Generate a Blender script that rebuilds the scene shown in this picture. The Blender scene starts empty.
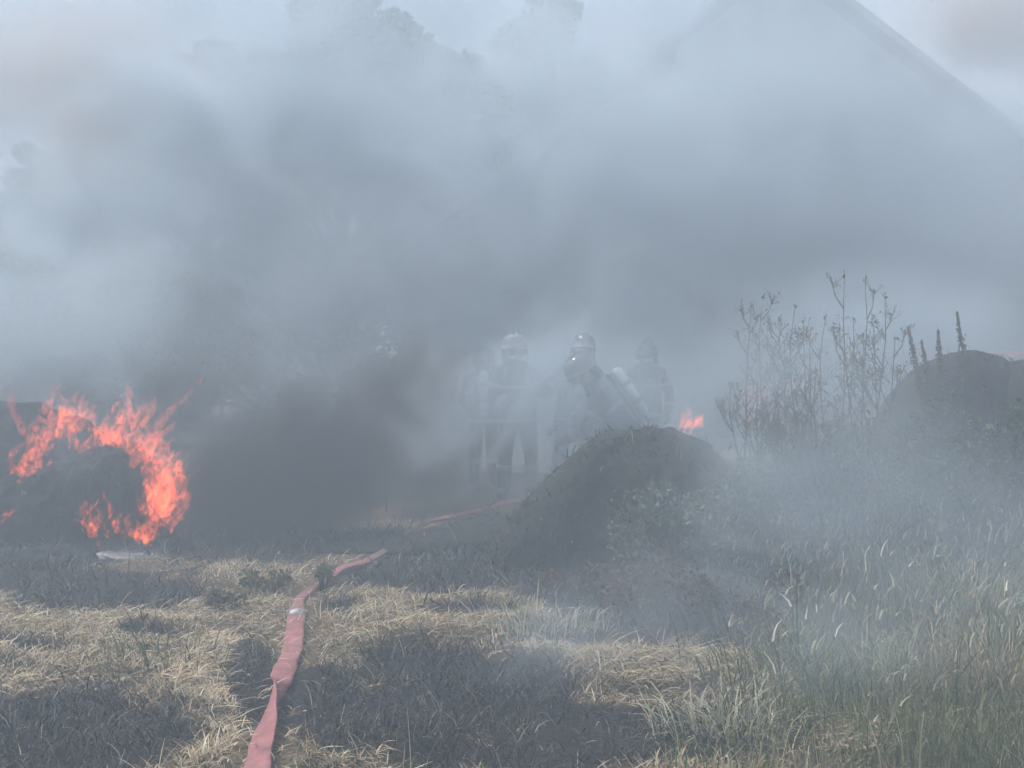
import bpy, bmesh, math, random
import numpy as np
from mathutils import Vector, Matrix, noise as mnoise

random.seed(11)
rng = np.random.default_rng(11)
R = math.radians
scene = bpy.context.scene
COL = scene.collection

# ------------------------------------------------------------------ camera
F, CX, HY, EYE = 1100.0, 512.0, 358.0, 1.6
cam_d = bpy.data.cameras.new('camera')
cam = bpy.data.objects.new('camera', cam_d)
COL.objects.link(cam)
cam_d.sensor_width = 36.0
cam_d.lens = F / 1024 * 36
cam_d.shift_y = -(384 - HY) / 1024
cam_d.clip_end = 2000
cam.location = (0, 0, EYE)
cam.rotation_euler = (R(90), 0, 0)
scene.camera = cam


def W(px, py, d):
    """photo pixel at a distance in metres -> point in the place"""
    return Vector(((px - CX) / F * d, d, EYE - (py - HY) / F * d))


def G(px, py):
    """photo pixel -> point on flat ground"""
    d = EYE * F / (py - HY)
    return Vector(((px - CX) / F * d, d, 0.0))


# ------------------------------------------------------------------ tagging
def tag(o, label=None, cat=None, group=None, kind=None):
    if label: o['label'] = label
    if cat: o['category'] = cat
    if group: o['group'] = group
    if kind: o['kind'] = kind
    return o


def empty(name, loc, rz=0.0):
    o = bpy.data.objects.new(name, None)
    COL.objects.link(o)
    o.location = loc
    o.rotation_euler = (0, 0, rz)
    return o


# ------------------------------------------------------------------ mesh builder
class MB:
    def __init__(self):
        self.v, self.f, self.m, self.c = [], [], [], []

    def add(self, verts, faces, mi=0):
        b = len(self.v)
        self.v += [tuple(p) for p in verts]
        self.f += [tuple(i + b for i in f) for f in faces]
        self.m += [mi] * len(faces)

    def box(self, c, s, rot=None, mi=0):
        vs = []
        for x in (-.5, .5):
            for y in (-.5, .5):
                for z in (-.5, .5):
                    p = Vector((x * s[0], y * s[1], z * s[2]))
                    if rot: p = rot @ p
                    vs.append(p + Vector(c))
        self.add(vs, [(0, 1, 3, 2), (4, 6, 7, 5), (0, 4, 5, 1), (2, 3, 7, 6), (0, 2, 6, 4), (1, 5, 7, 3)], mi)

    def loft(self, pts, rad, n=8, hint=(0, 1, 0), cap=True, mi=0, squash=None):
        """tube along pts; rad is a number or (a,b) per point; a along the side axis"""
        pts = [Vector(p) for p in pts]
        b = len(self.v)
        h = Vector(hint)
        N = len(pts)
        for i, p in enumerate(pts):
            t = (pts[min(i + 1, N - 1)] - pts[max(i - 1, 0)])
            if t.length < 1e-9: t = Vector((0, 0, 1))
            t.normalize()
            hh = h if abs(t.dot(h)) < .98 else Vector((1, 0, 0))
            s = hh.cross(t).normalized()
            u = t.cross(s).normalized()
            r = rad[i]
            ra, rb = (r if isinstance(r, (tuple, list)) else (r, r))
            for k in range(n):
                a = 2 * math.pi * k / n
                self.v.append(tuple(p + s * (ra * math.cos(a)) + u * (rb * math.sin(a))))
        for i in range(N - 1):
            for k in range(n):
                k2 = (k + 1) % n
                self.f.append((b + i * n + k, b + i * n + k2, b + (i + 1) * n + k2, b + (i + 1) * n + k))
                self.m.append(mi)
        if cap:
            self.f.append(tuple(b + k for k in reversed(range(n)))); self.m.append(mi)
            self.f.append(tuple(b + (N - 1) * n + k for k in range(n))); self.m.append(mi)

    def build(self, name, mats, parent=None, smooth=True, bevel=0):
        me = bpy.data.meshes.new(name)
        me.from_pydata(self.v, [], self.f)
        if not isinstance(mats, (list, tuple)): mats = [mats]
        for m in mats: me.materials.append(m)
        me.polygons.foreach_set('material_index', self.m)
        if smooth: me.polygons.foreach_set('use_smooth', [True] * len(self.f))
        me.update()
        o = bpy.data.objects.new(name, me)
        COL.objects.link(o)
        if parent: o.parent = parent
        if bevel:
            md = o.modifiers.new('bevel', 'BEVEL'); md.width = bevel; md.segments = 2; md.limit_method = 'ANGLE'
        return o


def ico(center, r, sub=1):
    bm = bmesh.new()
    bmesh.ops.create_icosphere(bm, subdivisions=sub, radius=1)
    vs = [Vector((v.co.x * r[0], v.co.y * r[1], v.co.z * r[2])) + Vector(center) for v in bm.verts]
    bm.verts.index_update()
    fs = [tuple(v.index for v in f.verts) for f in bm.faces]
    bm.free()
    return vs, fs


# ------------------------------------------------------------------ materials
def newmat(name):
    m = bpy.data.materials.new(name)
    m.use_nodes = True
    nt = m.node_tree
    nt.nodes.clear()
    return m, nt, nt.nodes, nt.links


def pbr(name, col, rough=.7, metal=0.0, var=.25, scale=8.0, col2=None, bump=0.0, spec=.5, detail=4):
    """principled surface whose colour wanders between col and col2 with a noise in object space"""
    m, nt, N, L = newmat(name)
    out = N.new('ShaderNodeOutputMaterial')
    b = N.new('ShaderNodeBsdfPrincipled')
    tc = N.new('ShaderNodeTexCoord')
    nz = N.new('ShaderNodeTexNoise')
    nz.inputs['Scale'].default_value = scale
    nz.inputs['Detail'].default_value = detail
    L.new(tc.outputs['Object'], nz.inputs['Vector'])
    mx = N.new('ShaderNodeMix'); mx.data_type = 'RGBA'
    c2 = col2 or tuple(max(0, c * (1 - var)) for c in col)
    mx.inputs[6].default_value = (*col, 1); mx.inputs[7].default_value = (*c2, 1)
    rp = N.new('ShaderNodeMapRange')
    rp.inputs[1].default_value = .35; rp.inputs[2].default_value = .65
    L.new(nz.outputs['Fac'], rp.inputs[0])
    L.new(rp.outputs[0], mx.inputs[0])
    L.new(mx.outputs[2], b.inputs['Base Color'])
    b.inputs['Roughness'].default_value = rough
    b.inputs['Metallic'].default_value = metal
    b.inputs['Specular IOR Level'].default_value = spec
    if bump:
        bp = N.new('ShaderNodeBump'); bp.inputs['Strength'].default_value = bump
        bp.inputs['Distance'].default_value = .02
        L.new(nz.outputs['Fac'], bp.inputs['Height']); L.new(bp.outputs[0], b.inputs['Normal'])
    L.new(b.outputs[0], out.inputs['Surface'])
    return m


def attr_mat(name, rough=.6, translucent=.25, spec=.3):
    """leaf / straw material: each blade carries its own colour in the attribute 'tint'"""
    m, nt, N, L = newmat(name)
    out = N.new('ShaderNodeOutputMaterial')
    at = N.new('ShaderNodeAttribute'); at.attribute_name = 'tint'
    b = N.new('ShaderNodeBsdfPrincipled')
    b.inputs['Roughness'].default_value = rough
    b.inputs['Specular IOR Level'].default_value = spec
    L.new(at.outputs['Color'], b.inputs['Base Color'])
    if translucent:
        tr = N.new('ShaderNodeBsdfTranslucent')
        L.new(at.outputs['Color'], tr.inputs['Color'])
        mx = N.new('ShaderNodeMixShader'); mx.inputs[0].default_value = translucent
        L.new(b.outputs[0], mx.inputs[1]); L.new(tr.outputs[0], mx.inputs[2])
        L.new(mx.outputs[0], out.inputs['Surface'])
    else:
        L.new(b.outputs[0], out.inputs['Surface'])
    return m


M = {}
M['blade'] = attr_mat('blade_material')
M['straw'] = attr_mat('straw_material', .5, .1, .4)
M['char'] = pbr('charred_straw', (.014, .0135, .0135), .9, 0, col2=(.032, .031, .030), scale=14, bump=.4, spec=.12)
M['char_strand'] = pbr('charred_strand', (.016, .015, .015), .8, col2=(.06, .055, .05), scale=3, spec=.2)
M['ash'] = pbr('grey_ash', (.22, .22, .23), .95, col2=(.42, .42, .43), scale=10, bump=.6, spec=.1)
M['hose'] = pbr('hose_weave', (.43, .17, .175), .8, col2=(.27, .12, .12), scale=13, bump=.3, spec=.25, detail=6)
nt_ = M['hose'].node_tree
_b = next(q for q in nt_.nodes if q.type == 'BSDF_PRINCIPLED'); _src = _b.inputs['Base Color'].links[0].from_socket
_mx = nt_.nodes.new('ShaderNodeMix'); _mx.data_type = 'RGBA'; _mx.inputs[7].default_value = (.075, .06, .055, 1)
_at = nt_.nodes.new('ShaderNodeAttribute'); _at.attribute_name = 'soot'
nt_.links.new(_src, _mx.inputs[6]); nt_.links.new(_at.outputs['Fac'], _mx.inputs[0]); nt_.links.new(_mx.outputs[2], _b.inputs['Base Color'])
M['alu'] = pbr('cast_aluminium', (.62, .62, .62), .32, .9, var=.2, scale=30)
M['alu_dull'] = pbr('scuffed_aluminium', (.42, .42, .42), .55, .7, var=.3, scale=40)
M['gear'] = pbr('turnout_cloth', (.022, .026, .036), .85, col2=(.036, .041, .052), scale=9, bump=.4, spec=.25)
M['boot'] = pbr('boot_rubber', (.014, .014, .014), .5, col2=(.03, .03, .03), scale=12)
M['glove'] = pbr('glove_leather', (.06, .05, .04), .7, col2=(.035, .03, .026), scale=14)
M['reflect'] = pbr('reflective_tape', (.34, .35, .30), .35, .25, col2=(.24, .25, .21), scale=20)
M['hivis'] = pbr('hi_vis_yellow', (.62, .78, .10), .45, 0, col2=(.5, .66, .08), scale=20)
M['helmet'] = pbr('helmet_shell', (.20, .20, .19), .13, .35, var=.12, scale=6)
M['helmet_pale'] = pbr('helmet_white', (.34, .335, .31), .18, .1, var=.1, scale=6)
M['visor'] = pbr('visor_smoke', (.02, .025, .03), .12, 0, var=.2, scale=4)
M['skin'] = pbr('skin', (.50, .29, .21), .55, 0, col2=(.44, .24, .17), scale=18)
M['hood'] = pbr('flash_hood', (.55, .26, .17), .8, 0, col2=(.48, .2, .13), scale=18)
M['tank'] = pbr('air_tank_paint', (.80, .80, .76), .13, .6, var=.12, scale=5)
M['black'] = pbr('black_rubber', (.02, .02, .02), .6, var=.3, scale=20)
M['bark'] = pbr('bark', (.09, .07, .052), .9, col2=(.05, .04, .03), scale=6, bump=.8)
M['stem'] = pbr('weed_stem', (.10, .085, .055), .8, col2=(.06, .065, .035), scale=6)
M['seed'] = pbr('seed_head', (.12, .09, .06), .85, col2=(.07, .055, .04), scale=30)
M['paint_red'] = pbr('red_vehicle_paint', (.48, .035, .03), .28, 0, var=.12, scale=3)
M['paint_white'] = pbr('white_vehicle_paint', (.80, .80, .78), .3, 0, var=.08, scale=3)
M['glass'] = pbr('dark_glass', (.03, .035, .04), .06, 0, var=.2, scale=3)
M['tyre'] = pbr('tyre_rubber', (.02, .02, .02), .85, var=.3, scale=12)
M['roof'] = pbr('roof_sheet', (.14, .12, .11), .75, col2=(.09, .08, .075), scale=1.3, bump=.3)
M['fascia'] = pbr('fascia_board', (.42, .40, .37), .6, col2=(.30, .285, .26), scale=5)


def wood_wall():
    m, nt, N, L = newmat('barn_boards')
    out = N.new('ShaderNodeOutputMaterial'); b = N.new('ShaderNodeBsdfPrincipled')
    tc = N.new('ShaderNodeTexCoord'); mp = N.new('ShaderNodeMapping')
    mp.inputs['Scale'].default_value = (6.5, 6.5, .35)
    L.new(tc.outputs['Object'], mp.inputs[0])
    nz = N.new('ShaderNodeTexNoise'); nz.inputs['Scale'].default_value = 1.5; nz.inputs['Detail'].default_value = 5
    L.new(mp.outputs[0], nz.inputs['Vector'])
    wv = N.new('ShaderNodeTexWave'); wv.inputs['Scale'].default_value = 1.6; wv.bands_direction = 'X'
    wv.inputs['Distortion'].default_value = .2
    L.new(tc.outputs['Object'], wv.inputs['Vector'])
    cr = N.new('ShaderNodeValToRGB')
    cr.color_ramp.elements[0].position = .3; cr.color_ramp.elements[0].color = (.075, .068, .06, 1)
    cr.color_ramp.elements[1].position = .7; cr.color_ramp.elements[1].color = (.15, .135, .12, 1)
    L.new(nz.outputs['Fac'], cr.inputs[0]); L.new(cr.outputs[0], b.inputs['Base Color'])
    bp = N.new('ShaderNodeBump'); bp.inputs['Strength'].default_value = .5
    L.new(wv.outputs['Fac'], bp.inputs['Height']); L.new(bp.outputs[0], b.inputs['Normal'])
    b.inputs['Roughness'].default_value = .85
    L.new(b.outputs[0], out.inputs[0])
    return m


M['boards'] = wood_wall()


# ------------------------------------------------------------------ ground
HOSE = [(252, 800, .02, 8), (258, 770, .03, 12), (264, 742, .05, 25), (272, 715, .08, 70), (276, 703, .08, 96), (281, 690, .06, 160), (287, 672, .04, 178), (292, 652, .03, 184),
     (295, 636, .03, 180), (297, 622, .03, 180), (299, 607, .03, 180), (309, 595, .03, 178), (324, 584, .04, 176), (342, 574, .05, 170), (368, 561, .02, 172), (396, 549, .025, 176),
     (422, 537, .09, 172), (450, 526, .09, 170), (480, 517, .09, 168), (510, 509, .09, 166), (545, 503, .07, 172), (590, 499, .05, 180), (606, 493, .2, 180), (604, 480, .62, 190)]


def hose_near(x, y):
    """1 on the line where the hose has pressed the grass down, 0 away from it"""
    q = [G(a, b2) for a, b2, h, r in HOSE if h < .15]
    best = np.full(np.shape(x), 9.0)
    for a, b2 in zip(q[:-1], q[1:]):
        d = np.array([b2.x - a.x, b2.y - a.y]); l2 = (d ** 2).sum()
        t = np.clip(((x - a.x) * d[0] + (y - a.y) * d[1]) / l2, 0, 1)
        best = np.minimum(best, np.hypot(x - a.x - t * d[0], y - a.y - t * d[1]))
    return np.clip((.17 - best) / .06, 0, 1)

def fbm(x, y, s, seed=0.0, oct=4):
    """cheap smooth value noise on arrays"""
    x = np.asarray(x, float) * s + seed * 17.3; y = np.asarray(y, float) * s - seed * 9.7
    tot = np.zeros_like(x); amp = 1.0; nrm = 0
    for o in range(oct):
        xi = np.floor(x).astype(np.int64); yi = np.floor(y).astype(np.int64)
        xf = x - xi; yf = y - yi
        u = xf * xf * (3 - 2 * xf); v = yf * yf * (3 - 2 * yf)

        def h(a, b):
            n = (a * 374761393 + b * 668265263 + 1013 * o) & 0x7fffffff
            n = ((n ^ (n >> 13)) * 1274126177) & 0x7fffffff
            return ((n ^ (n >> 16)) & 0xffff) / 65535.0
        val = (h(xi, yi) * (1 - u) + h(xi + 1, yi) * u) * (1 - v) + (h(xi, yi + 1) * (1 - u) + h(xi + 1, yi + 1) * u) * v
        tot += val * amp; nrm += amp; amp *= .5
        x = x * 2.03 + 5.1; y = y * 2.03 + 3.7
    return tot / nrm


# black patches, burnt ground round the fire among them: centre px, centre py, half width px, half height px (each lies on the ground)
DARK_PATCHES = [(70, 737, 120, 50), (-40, 740, 120, 60), (90, 588, 120, 26), (30, 575, 90, 24),
          (255, 690, 42, 40), (345, 735, 70, 40), (470, 700, 110, 44), (560, 745, 110, 40), (430, 760, 60, 30),
          (690, 735, 120, 26), (500, 575, 190, 24), (440, 550, 120, 24), (600, 610, 80, 20), (700, 655, 90, 14),
          (230, 545, 140, 26), (340, 612, 26, 10), (250, 555, 90, 14), (620, 580, 150, 30), (690, 610, 80, 18),
          (560, 640, 60, 9), (325, 690, 40, 30), (395, 665, 60, 16), (470, 615, 60, 8), (640, 630, 110, 14), (30, 655, 40, 7), (150, 640, 40, 6), (60, 612, 70, 7)]
# thick mats of pale flattened straw
MATS = [(215, 685, 60, 32, 1.0), (110, 650, 150, 32, .8), (40, 630, 120, 26, .7), (400, 625, 130, 30, .65),
        (560, 625, 110, 22, .6), (410, 742, 34, 22, .9), (640, 680, 130, 17, 1.0), (760, 690, 60, 16, .7), (520, 665, 60, 12, .7),
        (250, 620, 80, 20, .5), (250, 580, 60, 12, .8), (200, 745, 40, 40, .55), (700, 748, 70, 14, .5), (810, 745, 90, 18, .6), (340, 760, 40, 16, .6)]


def to_px(x, y):
    y = np.maximum(y, .8)
    return CX + F * x / y, HY + F * EYE / y


def patch(x, y, lst, wob=.5, sd=1.0):
    px, py = to_px(x, y)
    n1 = fbm(x, y, 2.6, sd) - .5; n2 = fbm(x, y, 9.0, sd + 3) - .5
    res = np.zeros_like(np.asarray(x, float))
    for e in lst:
        w = e[4] if len(e) > 4 else 1.0
        r = np.sqrt(((px - e[0]) / e[2]) ** 2 + ((py - e[1]) / e[3]) ** 2) + n1 * wob * 2.2 + n2 * wob * 1.3
        res = np.maximum(res, w * np.clip((1.06 - r) / .22, 0, 1))
    return res


def dark_ground(x, y):
    s = patch(x, y, DARK_PATCHES, .42, 1.0)
    far = np.clip((y - 8.6) / 2.0, 0, 1) * np.clip((13 - y) / 3, 0, 1)
    s = np.maximum(s, far * np.clip((fbm(x * .55, y * 1.0, .9, 4) - .47) * 6, 0, 1))
    return s * (1 - patch(x, y, [(425, 523, 90, 9), (255, 577, 75, 8)], .3, 9.0))


def gz(x, y):
    x = np.asarray(x, float); y = np.asarray(y, float)
    z = (fbm(x, y, .7, 7) - .5) * .10 + (fbm(x, y, 3.0, 8) - .5) * .06
    z = z + .05 * patch(x, y, MATS, .3, 5.0)
    return z * np.clip(y / 4, 0, 1)


def gz1(x, y):
    return float(gz(np.array([x]), np.array([y]))[0])


xs = np.concatenate([[-90, -60, -40, -28, -20, -15, -12, -10], np.arange(-8.5, 8.5, .05), [9, 10, 12, 15, 20, 28, 40, 60, 90]])
ys = np.concatenate([[-30, -10, -3, 0, 2, 3], np.arange(3.6, 9, .04), np.arange(9, 16, .1), [16.5, 17, 18, 20, 23, 27, 32, 40, 55, 75, 100, 130]])
XX, YY = np.meshgrid(xs, ys)
ZZ = gz(XX, YY)
nx, ny = len(xs), len(ys)
me = bpy.data.meshes.new('ground')
co = np.stack([XX, YY, ZZ], -1).reshape(-1, 3).astype(np.float32)
ii = (np.arange(ny - 1)[:, None] * nx + np.arange(nx - 1)[None]).reshape(-1)
quads = np.stack([ii, ii + 1, ii + nx + 1, ii + nx], -1).astype(np.int32)


def fast_mesh(me, co, loops, starts, totals):
    me.vertices.add(len(co)); me.vertices.foreach_set('co', co.reshape(-1).astype(np.float32))
    me.loops.add(len(loops)); me.loops.foreach_set('vertex_index', loops.astype(np.int32))
    me.polygons.add(len(starts)); me.polygons.foreach_set('loop_start', starts.astype(np.int32))
    me.update(calc_edges=True)
    me.validate()


fast_mesh(me, co, quads.reshape(-1), np.arange(len(quads)) * 4, None)
at = me.attributes.new('dark_ground', 'FLOAT', 'POINT')
at.data.foreach_set('value', dark_ground(XX, YY).reshape(-1).astype(np.float32))
at = me.attributes.new('mat_straw', 'FLOAT', 'POINT')
at.data.foreach_set('value', patch(XX, YY, MATS, .3, 5.0).reshape(-1).astype(np.float32))
me.polygons.foreach_set('use_smooth', [True] * len(quads))
ground = bpy.data.objects.new('ground', me)
COL.objects.link(ground)
tag(ground, 'dry stubble ground with black patches, burnt near the fire, and trampled straw', 'ground', kind='structure')

m, nt, N, L = newmat('ground_soil')
out = N.new('ShaderNodeOutputMaterial'); b = N.new('ShaderNodeBsdfPrincipled')
tc = N.new('ShaderNodeTexCoord')
n1 = N.new('ShaderNodeTexNoise'); n1.inputs['Scale'].default_value = 38; n1.inputs['Detail'].default_value = 6
n2 = N.new('ShaderNodeTexNoise'); n2.inputs['Scale'].default_value = 2.2; n2.inputs['Detail'].default_value = 5
for n in (n1, n2): L.new(tc.outputs['Object'], n.inputs['Vector'])
cr = N.new('ShaderNodeValToRGB')
cr.color_ramp.elements[0].position = .3; cr.color_ramp.elements[0].color = (.05, .038, .026, 1)
cr.color_ramp.elements[1].position = .7; cr.color_ramp.elements[1].color = (.23, .17, .10, 1)
e = cr.color_ramp.elements.new(.5); e.color = (.12, .09, .055, 1)
L.new(n1.outputs['Fac'], cr.inputs[0])
cb = N.new('ShaderNodeValToRGB')
cb.color_ramp.elements[0].position = .38; cb.color_ramp.elements[0].color = (.009, .0085, .0085, 1)
cb.color_ramp.elements[1].position = .72; cb.color_ramp.elements[1].color = (.045, .043, .043, 1)
L.new(n1.outputs['Fac'], cb.inputs[0])
a1 = N.new('ShaderNodeAttribute'); a1.attribute_name = 'dark_ground'
mx = N.new('ShaderNodeMix'); mx.data_type = 'RGBA'
L.new(a1.outputs['Fac'], mx.inputs[0]); L.new(cr.outputs[0], mx.inputs[6]); L.new(cb.outputs[0], mx.inputs[7])
L.new(mx.outputs[2], b.inputs['Base Color'])
b.inputs['Roughness'].default_value = .95; b.inputs['Specular IOR Level'].default_value = .15
bp = N.new('ShaderNodeBump'); bp.inputs['Strength'].default_value = .8; bp.inputs['Distance'].default_value = .03
L.new(n1.outputs['Fac'], bp.inputs['Height']); L.new(bp.outputs[0], b.inputs['Normal'])
L.new(b.outputs[0], out.inputs[0])
me.materials.append(m)


# ------------------------------------------------------------------ blades (grass, straw, leaves)
def blades(name, base, h, w, az, lean, tint, mat, parent=None, droop=None, twist=None, flat=False, seglev=(0, .36, .7, 1.0)):
    n = len(base)
    if n == 0: return None
    base = np.asarray(base, float); T = np.array(seglev)
    dirx, diry = np.cos(az), np.sin(az)
    if twist is None: twist = rng.uniform(0, math.pi, n)
    sx, sy = np.cos(twist), np.sin(twist)
    if droop is None: droop = np.zeros(n)
    lv = len(T)
    V = np.zeros((n, lv * 2 - 1, 3))
    for k, t in enumerate(T):
        hx = h * lean * t ** 1.7
        up = h * (t * np.sqrt(np.maximum(.02, 1 - np.minimum(lean, .98) ** 2)) - droop * t ** 2.6)
        c = np.stack([base[:, 0] + dirx * hx, base[:, 1] + diry * hx, base[:, 2] + up], -1)
        ww = w * (1 - .8 * t if not flat else 1 - .35 * t)
        s = np.stack([sx * ww * .5, sy * ww * .5, np.zeros(n) if not flat else ww * .15], -1)
        if k < lv - 1:
            V[:, 2 * k] = c - s; V[:, 2 * k + 1] = c + s
        else:
            V[:, 2 * k] = c
    nv = lv * 2 - 1
    loops, tot = [], []
    for k in range(lv - 2):
        loops.append([2 * k, 2 * k + 1, 2 * k + 3, 2 * k + 2]); tot.append(4)
    loops.append([2 * lv - 4, 2 * lv - 3, 2 * lv - 2]); tot.append(3)
    one = np.concatenate([np.array(q) for q in loops]); nl = len(one)
    allL = (one[None] + (np.arange(n) * nv)[:, None]).reshape(-1)
    st = np.concatenate([[0], np.cumsum(tot)[:-1]])
    starts = (st[None] + (np.arange(n) * nl)[:, None]).reshape(-1)
    me = bpy.data.meshes.new(name)
    fast_mesh(me, V.reshape(-1, 3), allL, starts, None)
    at = me.attributes.new('tint', 'FLOAT_COLOR', 'POINT')
    cc = np.ones((n, nv, 4)); cc[:, :, :3] = np.asarray(tint)[:, None, :]
    at.data.foreach_set('color', cc.reshape(-1).astype(np.float32))
    me.materials.append(mat)
    me.polygons.foreach_set('use_smooth', [True] * len(me.polygons))
    o = bpy.data.objects.new(name, me)
    COL.objects.link(o)
    if parent: o.parent = parent
    return o


def tints(n, cols, wts, jit=.18):
    cols = np.array(cols); idx = rng.choice(len(cols), n, p=np.array(wts) / sum(wts))
    c = cols[idx] * (1 + rng.normal(0, jit, (n, 1))) * (1 + rng.normal(0, .05, (n, 3)))
    return np.clip(c, .006, .85)


def scatter(n, y0, y1, margin=1.0, power=1.0):
    """points on the ground in the wedge the photo shows; more of them close by"""
    u = rng.uniform(0, 1, n)
    y = 1 / ((1 - u) / y0 + u / y1)
    x = rng.uniform(-1, 1, n) * (y * 512 / F + margin)
    return x, y


STRAW = [(.54, .41, .245), (.45, .335, .195), (.66, .54, .36), (.30, .22, .13), (.74, .65, .47)]
GREEN = [(.075, .105, .035), (.10, .125, .05), (.05, .075, .028), (.14, .15, .07)]
PALE = [(.36, .35, .22), (.26, .27, .14), (.46, .43, .30), (.17, .20, .09)]
BLACK = [(.014, .0135, .0135), (.024, .022, .021), (.009, .009, .009)]

# flattened straw
x, y = scatter(225000, 4.0, 10.5)
sc = dark_ground(x, y); mt = patch(x, y, MATS, .3, 5.0)
right = np.clip((to_px(x, y)[0] - 700) / 120, 0, 1)
keep = rng.uniform(0, 1, len(x)) < np.clip((.10 + .34 * fbm(x, y, 1.6, 2) + .62 * mt) * (1 - .97 * sc) + .012, 0, 1) * (1 - .55 * right) * (1 - .8 * hose_near(x, y))
x, y, sc, mt = x[keep], y[keep], sc[keep], mt[keep]
n = len(x)
hh = rng.gamma(2.2, .030, n) + .02
flowaz = fbm(x, y, 1.3, 12) * 9 + rng.normal(0, 1.5, n)
tint = tints(n, STRAW, [4, 4, 3, 3, 1.2])
dk = (rng.uniform(0, 1, n) < sc * .82)
tint[dk] = tints(int(dk.sum()), BLACK, [3, 3, 2]); hh = hh * np.where(sc > .5, .8, 1)
z = gz(x, y) + rng.uniform(.0, .03, n) * (.4 + mt)
hp = [G(a, b2) for a, b2, h_, r_ in HOSE[:11]]
for _k in range(70):
    _i = rng.integers(0, len(hp) - 1); _p = hp[_i].lerp(hp[_i + 1], rng.uniform()); _sd = rng.choice([-1, 1])
    x = np.append(x, _p.x + _sd * rng.uniform(.03, .10)); y = np.append(y, _p.y + rng.normal(0, .03)); z = np.append(z, gz1(_p.x, _p.y) + rng.uniform(.035, .075))
    hh = np.append(hh, rng.uniform(.05, .13)); flowaz = np.append(flowaz, (math.pi if _sd > 0 else 0) + rng.normal(0, .7)); tint = np.vstack([tint, tints(1, STRAW, [4, 4, 3, 3, 1])])
n = len(x)
o = blades('straw_litter', np.stack([x, y, z], -1), hh, rng.uniform(.0025, .0058, n), flowaz, rng.uniform(.86, .985, n), tint, M['straw'],
           droop=rng.uniform(0, .32, n), twist=flowaz + math.pi / 2, flat=True)
tag(o, 'pale trampled straw lying over the black and dry ground', 'straw', kind='stuff')

# standing dry grass and stubble
x, y = scatter(82000, 4.0, 11.0)
sc = dark_ground(x, y); mt = patch(x, y, MATS, .3, 5.0)
clump = fbm(x, y, 2.4, 21)
px, py = to_px(x, y)
right = np.clip((px - 640) / 200, 0, 1)
keep = rng.uniform(0, 1, len(x)) < np.clip((clump - .44) * 2.4, .03, .7) * (1 - .85 * sc) * (1 - .5 * mt) * (1 - hose_near(x, y))
x, y, sc, clump, right = x[keep], y[keep], sc[keep], clump[keep], right[keep]
n = len(x)
hh = rng.gamma(3, .0145, n) * (.6 + clump) * (1 + 1.6 * right) + .015
tint = tints(n, STRAW[:4] + PALE, [2, 2, 1, 3, 2, 3, 1, 3])
g = rng.uniform(0, 1, n) < np.clip((fbm(x, y, 1.5, 31) - .44) * 6, 0, .9)
tint[g] = tints(int(g.sum()), GREEN, [3, 2, 3, 1])
dk = rng.uniform(0, 1, n) < sc * .8
tint[dk] = tints(int(dk.sum()), BLACK, [3, 3, 2]); hh[dk] *= .6
o = blades('dry_grass', np.stack([x, y, gz(x, y) - .005], -1), hh, rng.uniform(.003, .0065, n), rng.uniform(0, 6.28, n), rng.uniform(.1, .85, n), tint, M['blade'],
           droop=rng.uniform(0, .25, n))
tag(o, 'short dry grass standing in tufts over the stubble ground', 'grass', kind='stuff')


# burnt litter: black strands, grey ash flakes and a few unburnt straws on the black ground
x, y = scatter(106000, 4.0, 13.0)
sc = dark_ground(x, y)
keep = rng.uniform(0, 1, len(x)) < sc * np.clip((fbm(x, y, 3.0, 51) - .25) * 2, .1, 1) * (1 - hose_near(x, y))
x, y = x[keep], y[keep]; n = len(x)
tint = tints(n, BLACK + [(.09, .088, .085), (.22, .215, .21), (.30, .24, .15)], [6, 6, 6, 3, .8, .7])
o = blades('burnt_litter', np.stack([x, y, gz(x, y) + rng.uniform(0, .03, n)], -1), rng.gamma(2.2, .035, n) * np.clip(y / 6, .8, 1.6) + .03, rng.uniform(.004, .011, n) * np.clip(y / 6, .8, 1.6), rng.uniform(0, 6.28, n),
           rng.uniform(.55, .97, n), tint, M['straw'], droop=rng.uniform(0, .3, n))
tag(o, 'black burnt straw and grey ash strewn over the black ground', 'burnt straw', kind='stuff')


# tall grass on the right
def tall_region(px, py):
    edge = 700 + 40 * np.sin(py * .03) + np.clip(640 - py, -200, 200) * .12
    return np.clip((px - edge) / 80, 0, 1)


x = rng.uniform(.4, 5.2, 80000); y = rng.uniform(4.05, 9.2, 80000)
px, py = to_px(x, y)
keep = (rng.uniform(0, 1, len(x)) < tall_region(px, py) * np.clip((fbm(x, y, 1.5, 41) - .25) * 2.2, .08, 1) * np.clip(4.2 / y, .3, 1)) & (px < 1250)
x, y = x[keep], y[keep]; n = len(x)
hh = rng.gamma(6, .050, n) * (.7 + .7 * fbm(x, y, 1.1, 43))
tint = tints(n, PALE + GREEN, [2, 4, 1.0, 5, 4, 4, 3, 3])
o = blades('tall_grass', np.stack([x, y, gz(x, y) - .01], -1), hh, rng.uniform(.0035, .009, n), rng.uniform(0, 6.28, n), rng.uniform(.1, .93, n), tint, M['blade'],
           droop=rng.uniform(0, .7, n))
tag(o, 'tall grey green grass growing thick along the right side', 'grass', kind='stuff')
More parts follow.
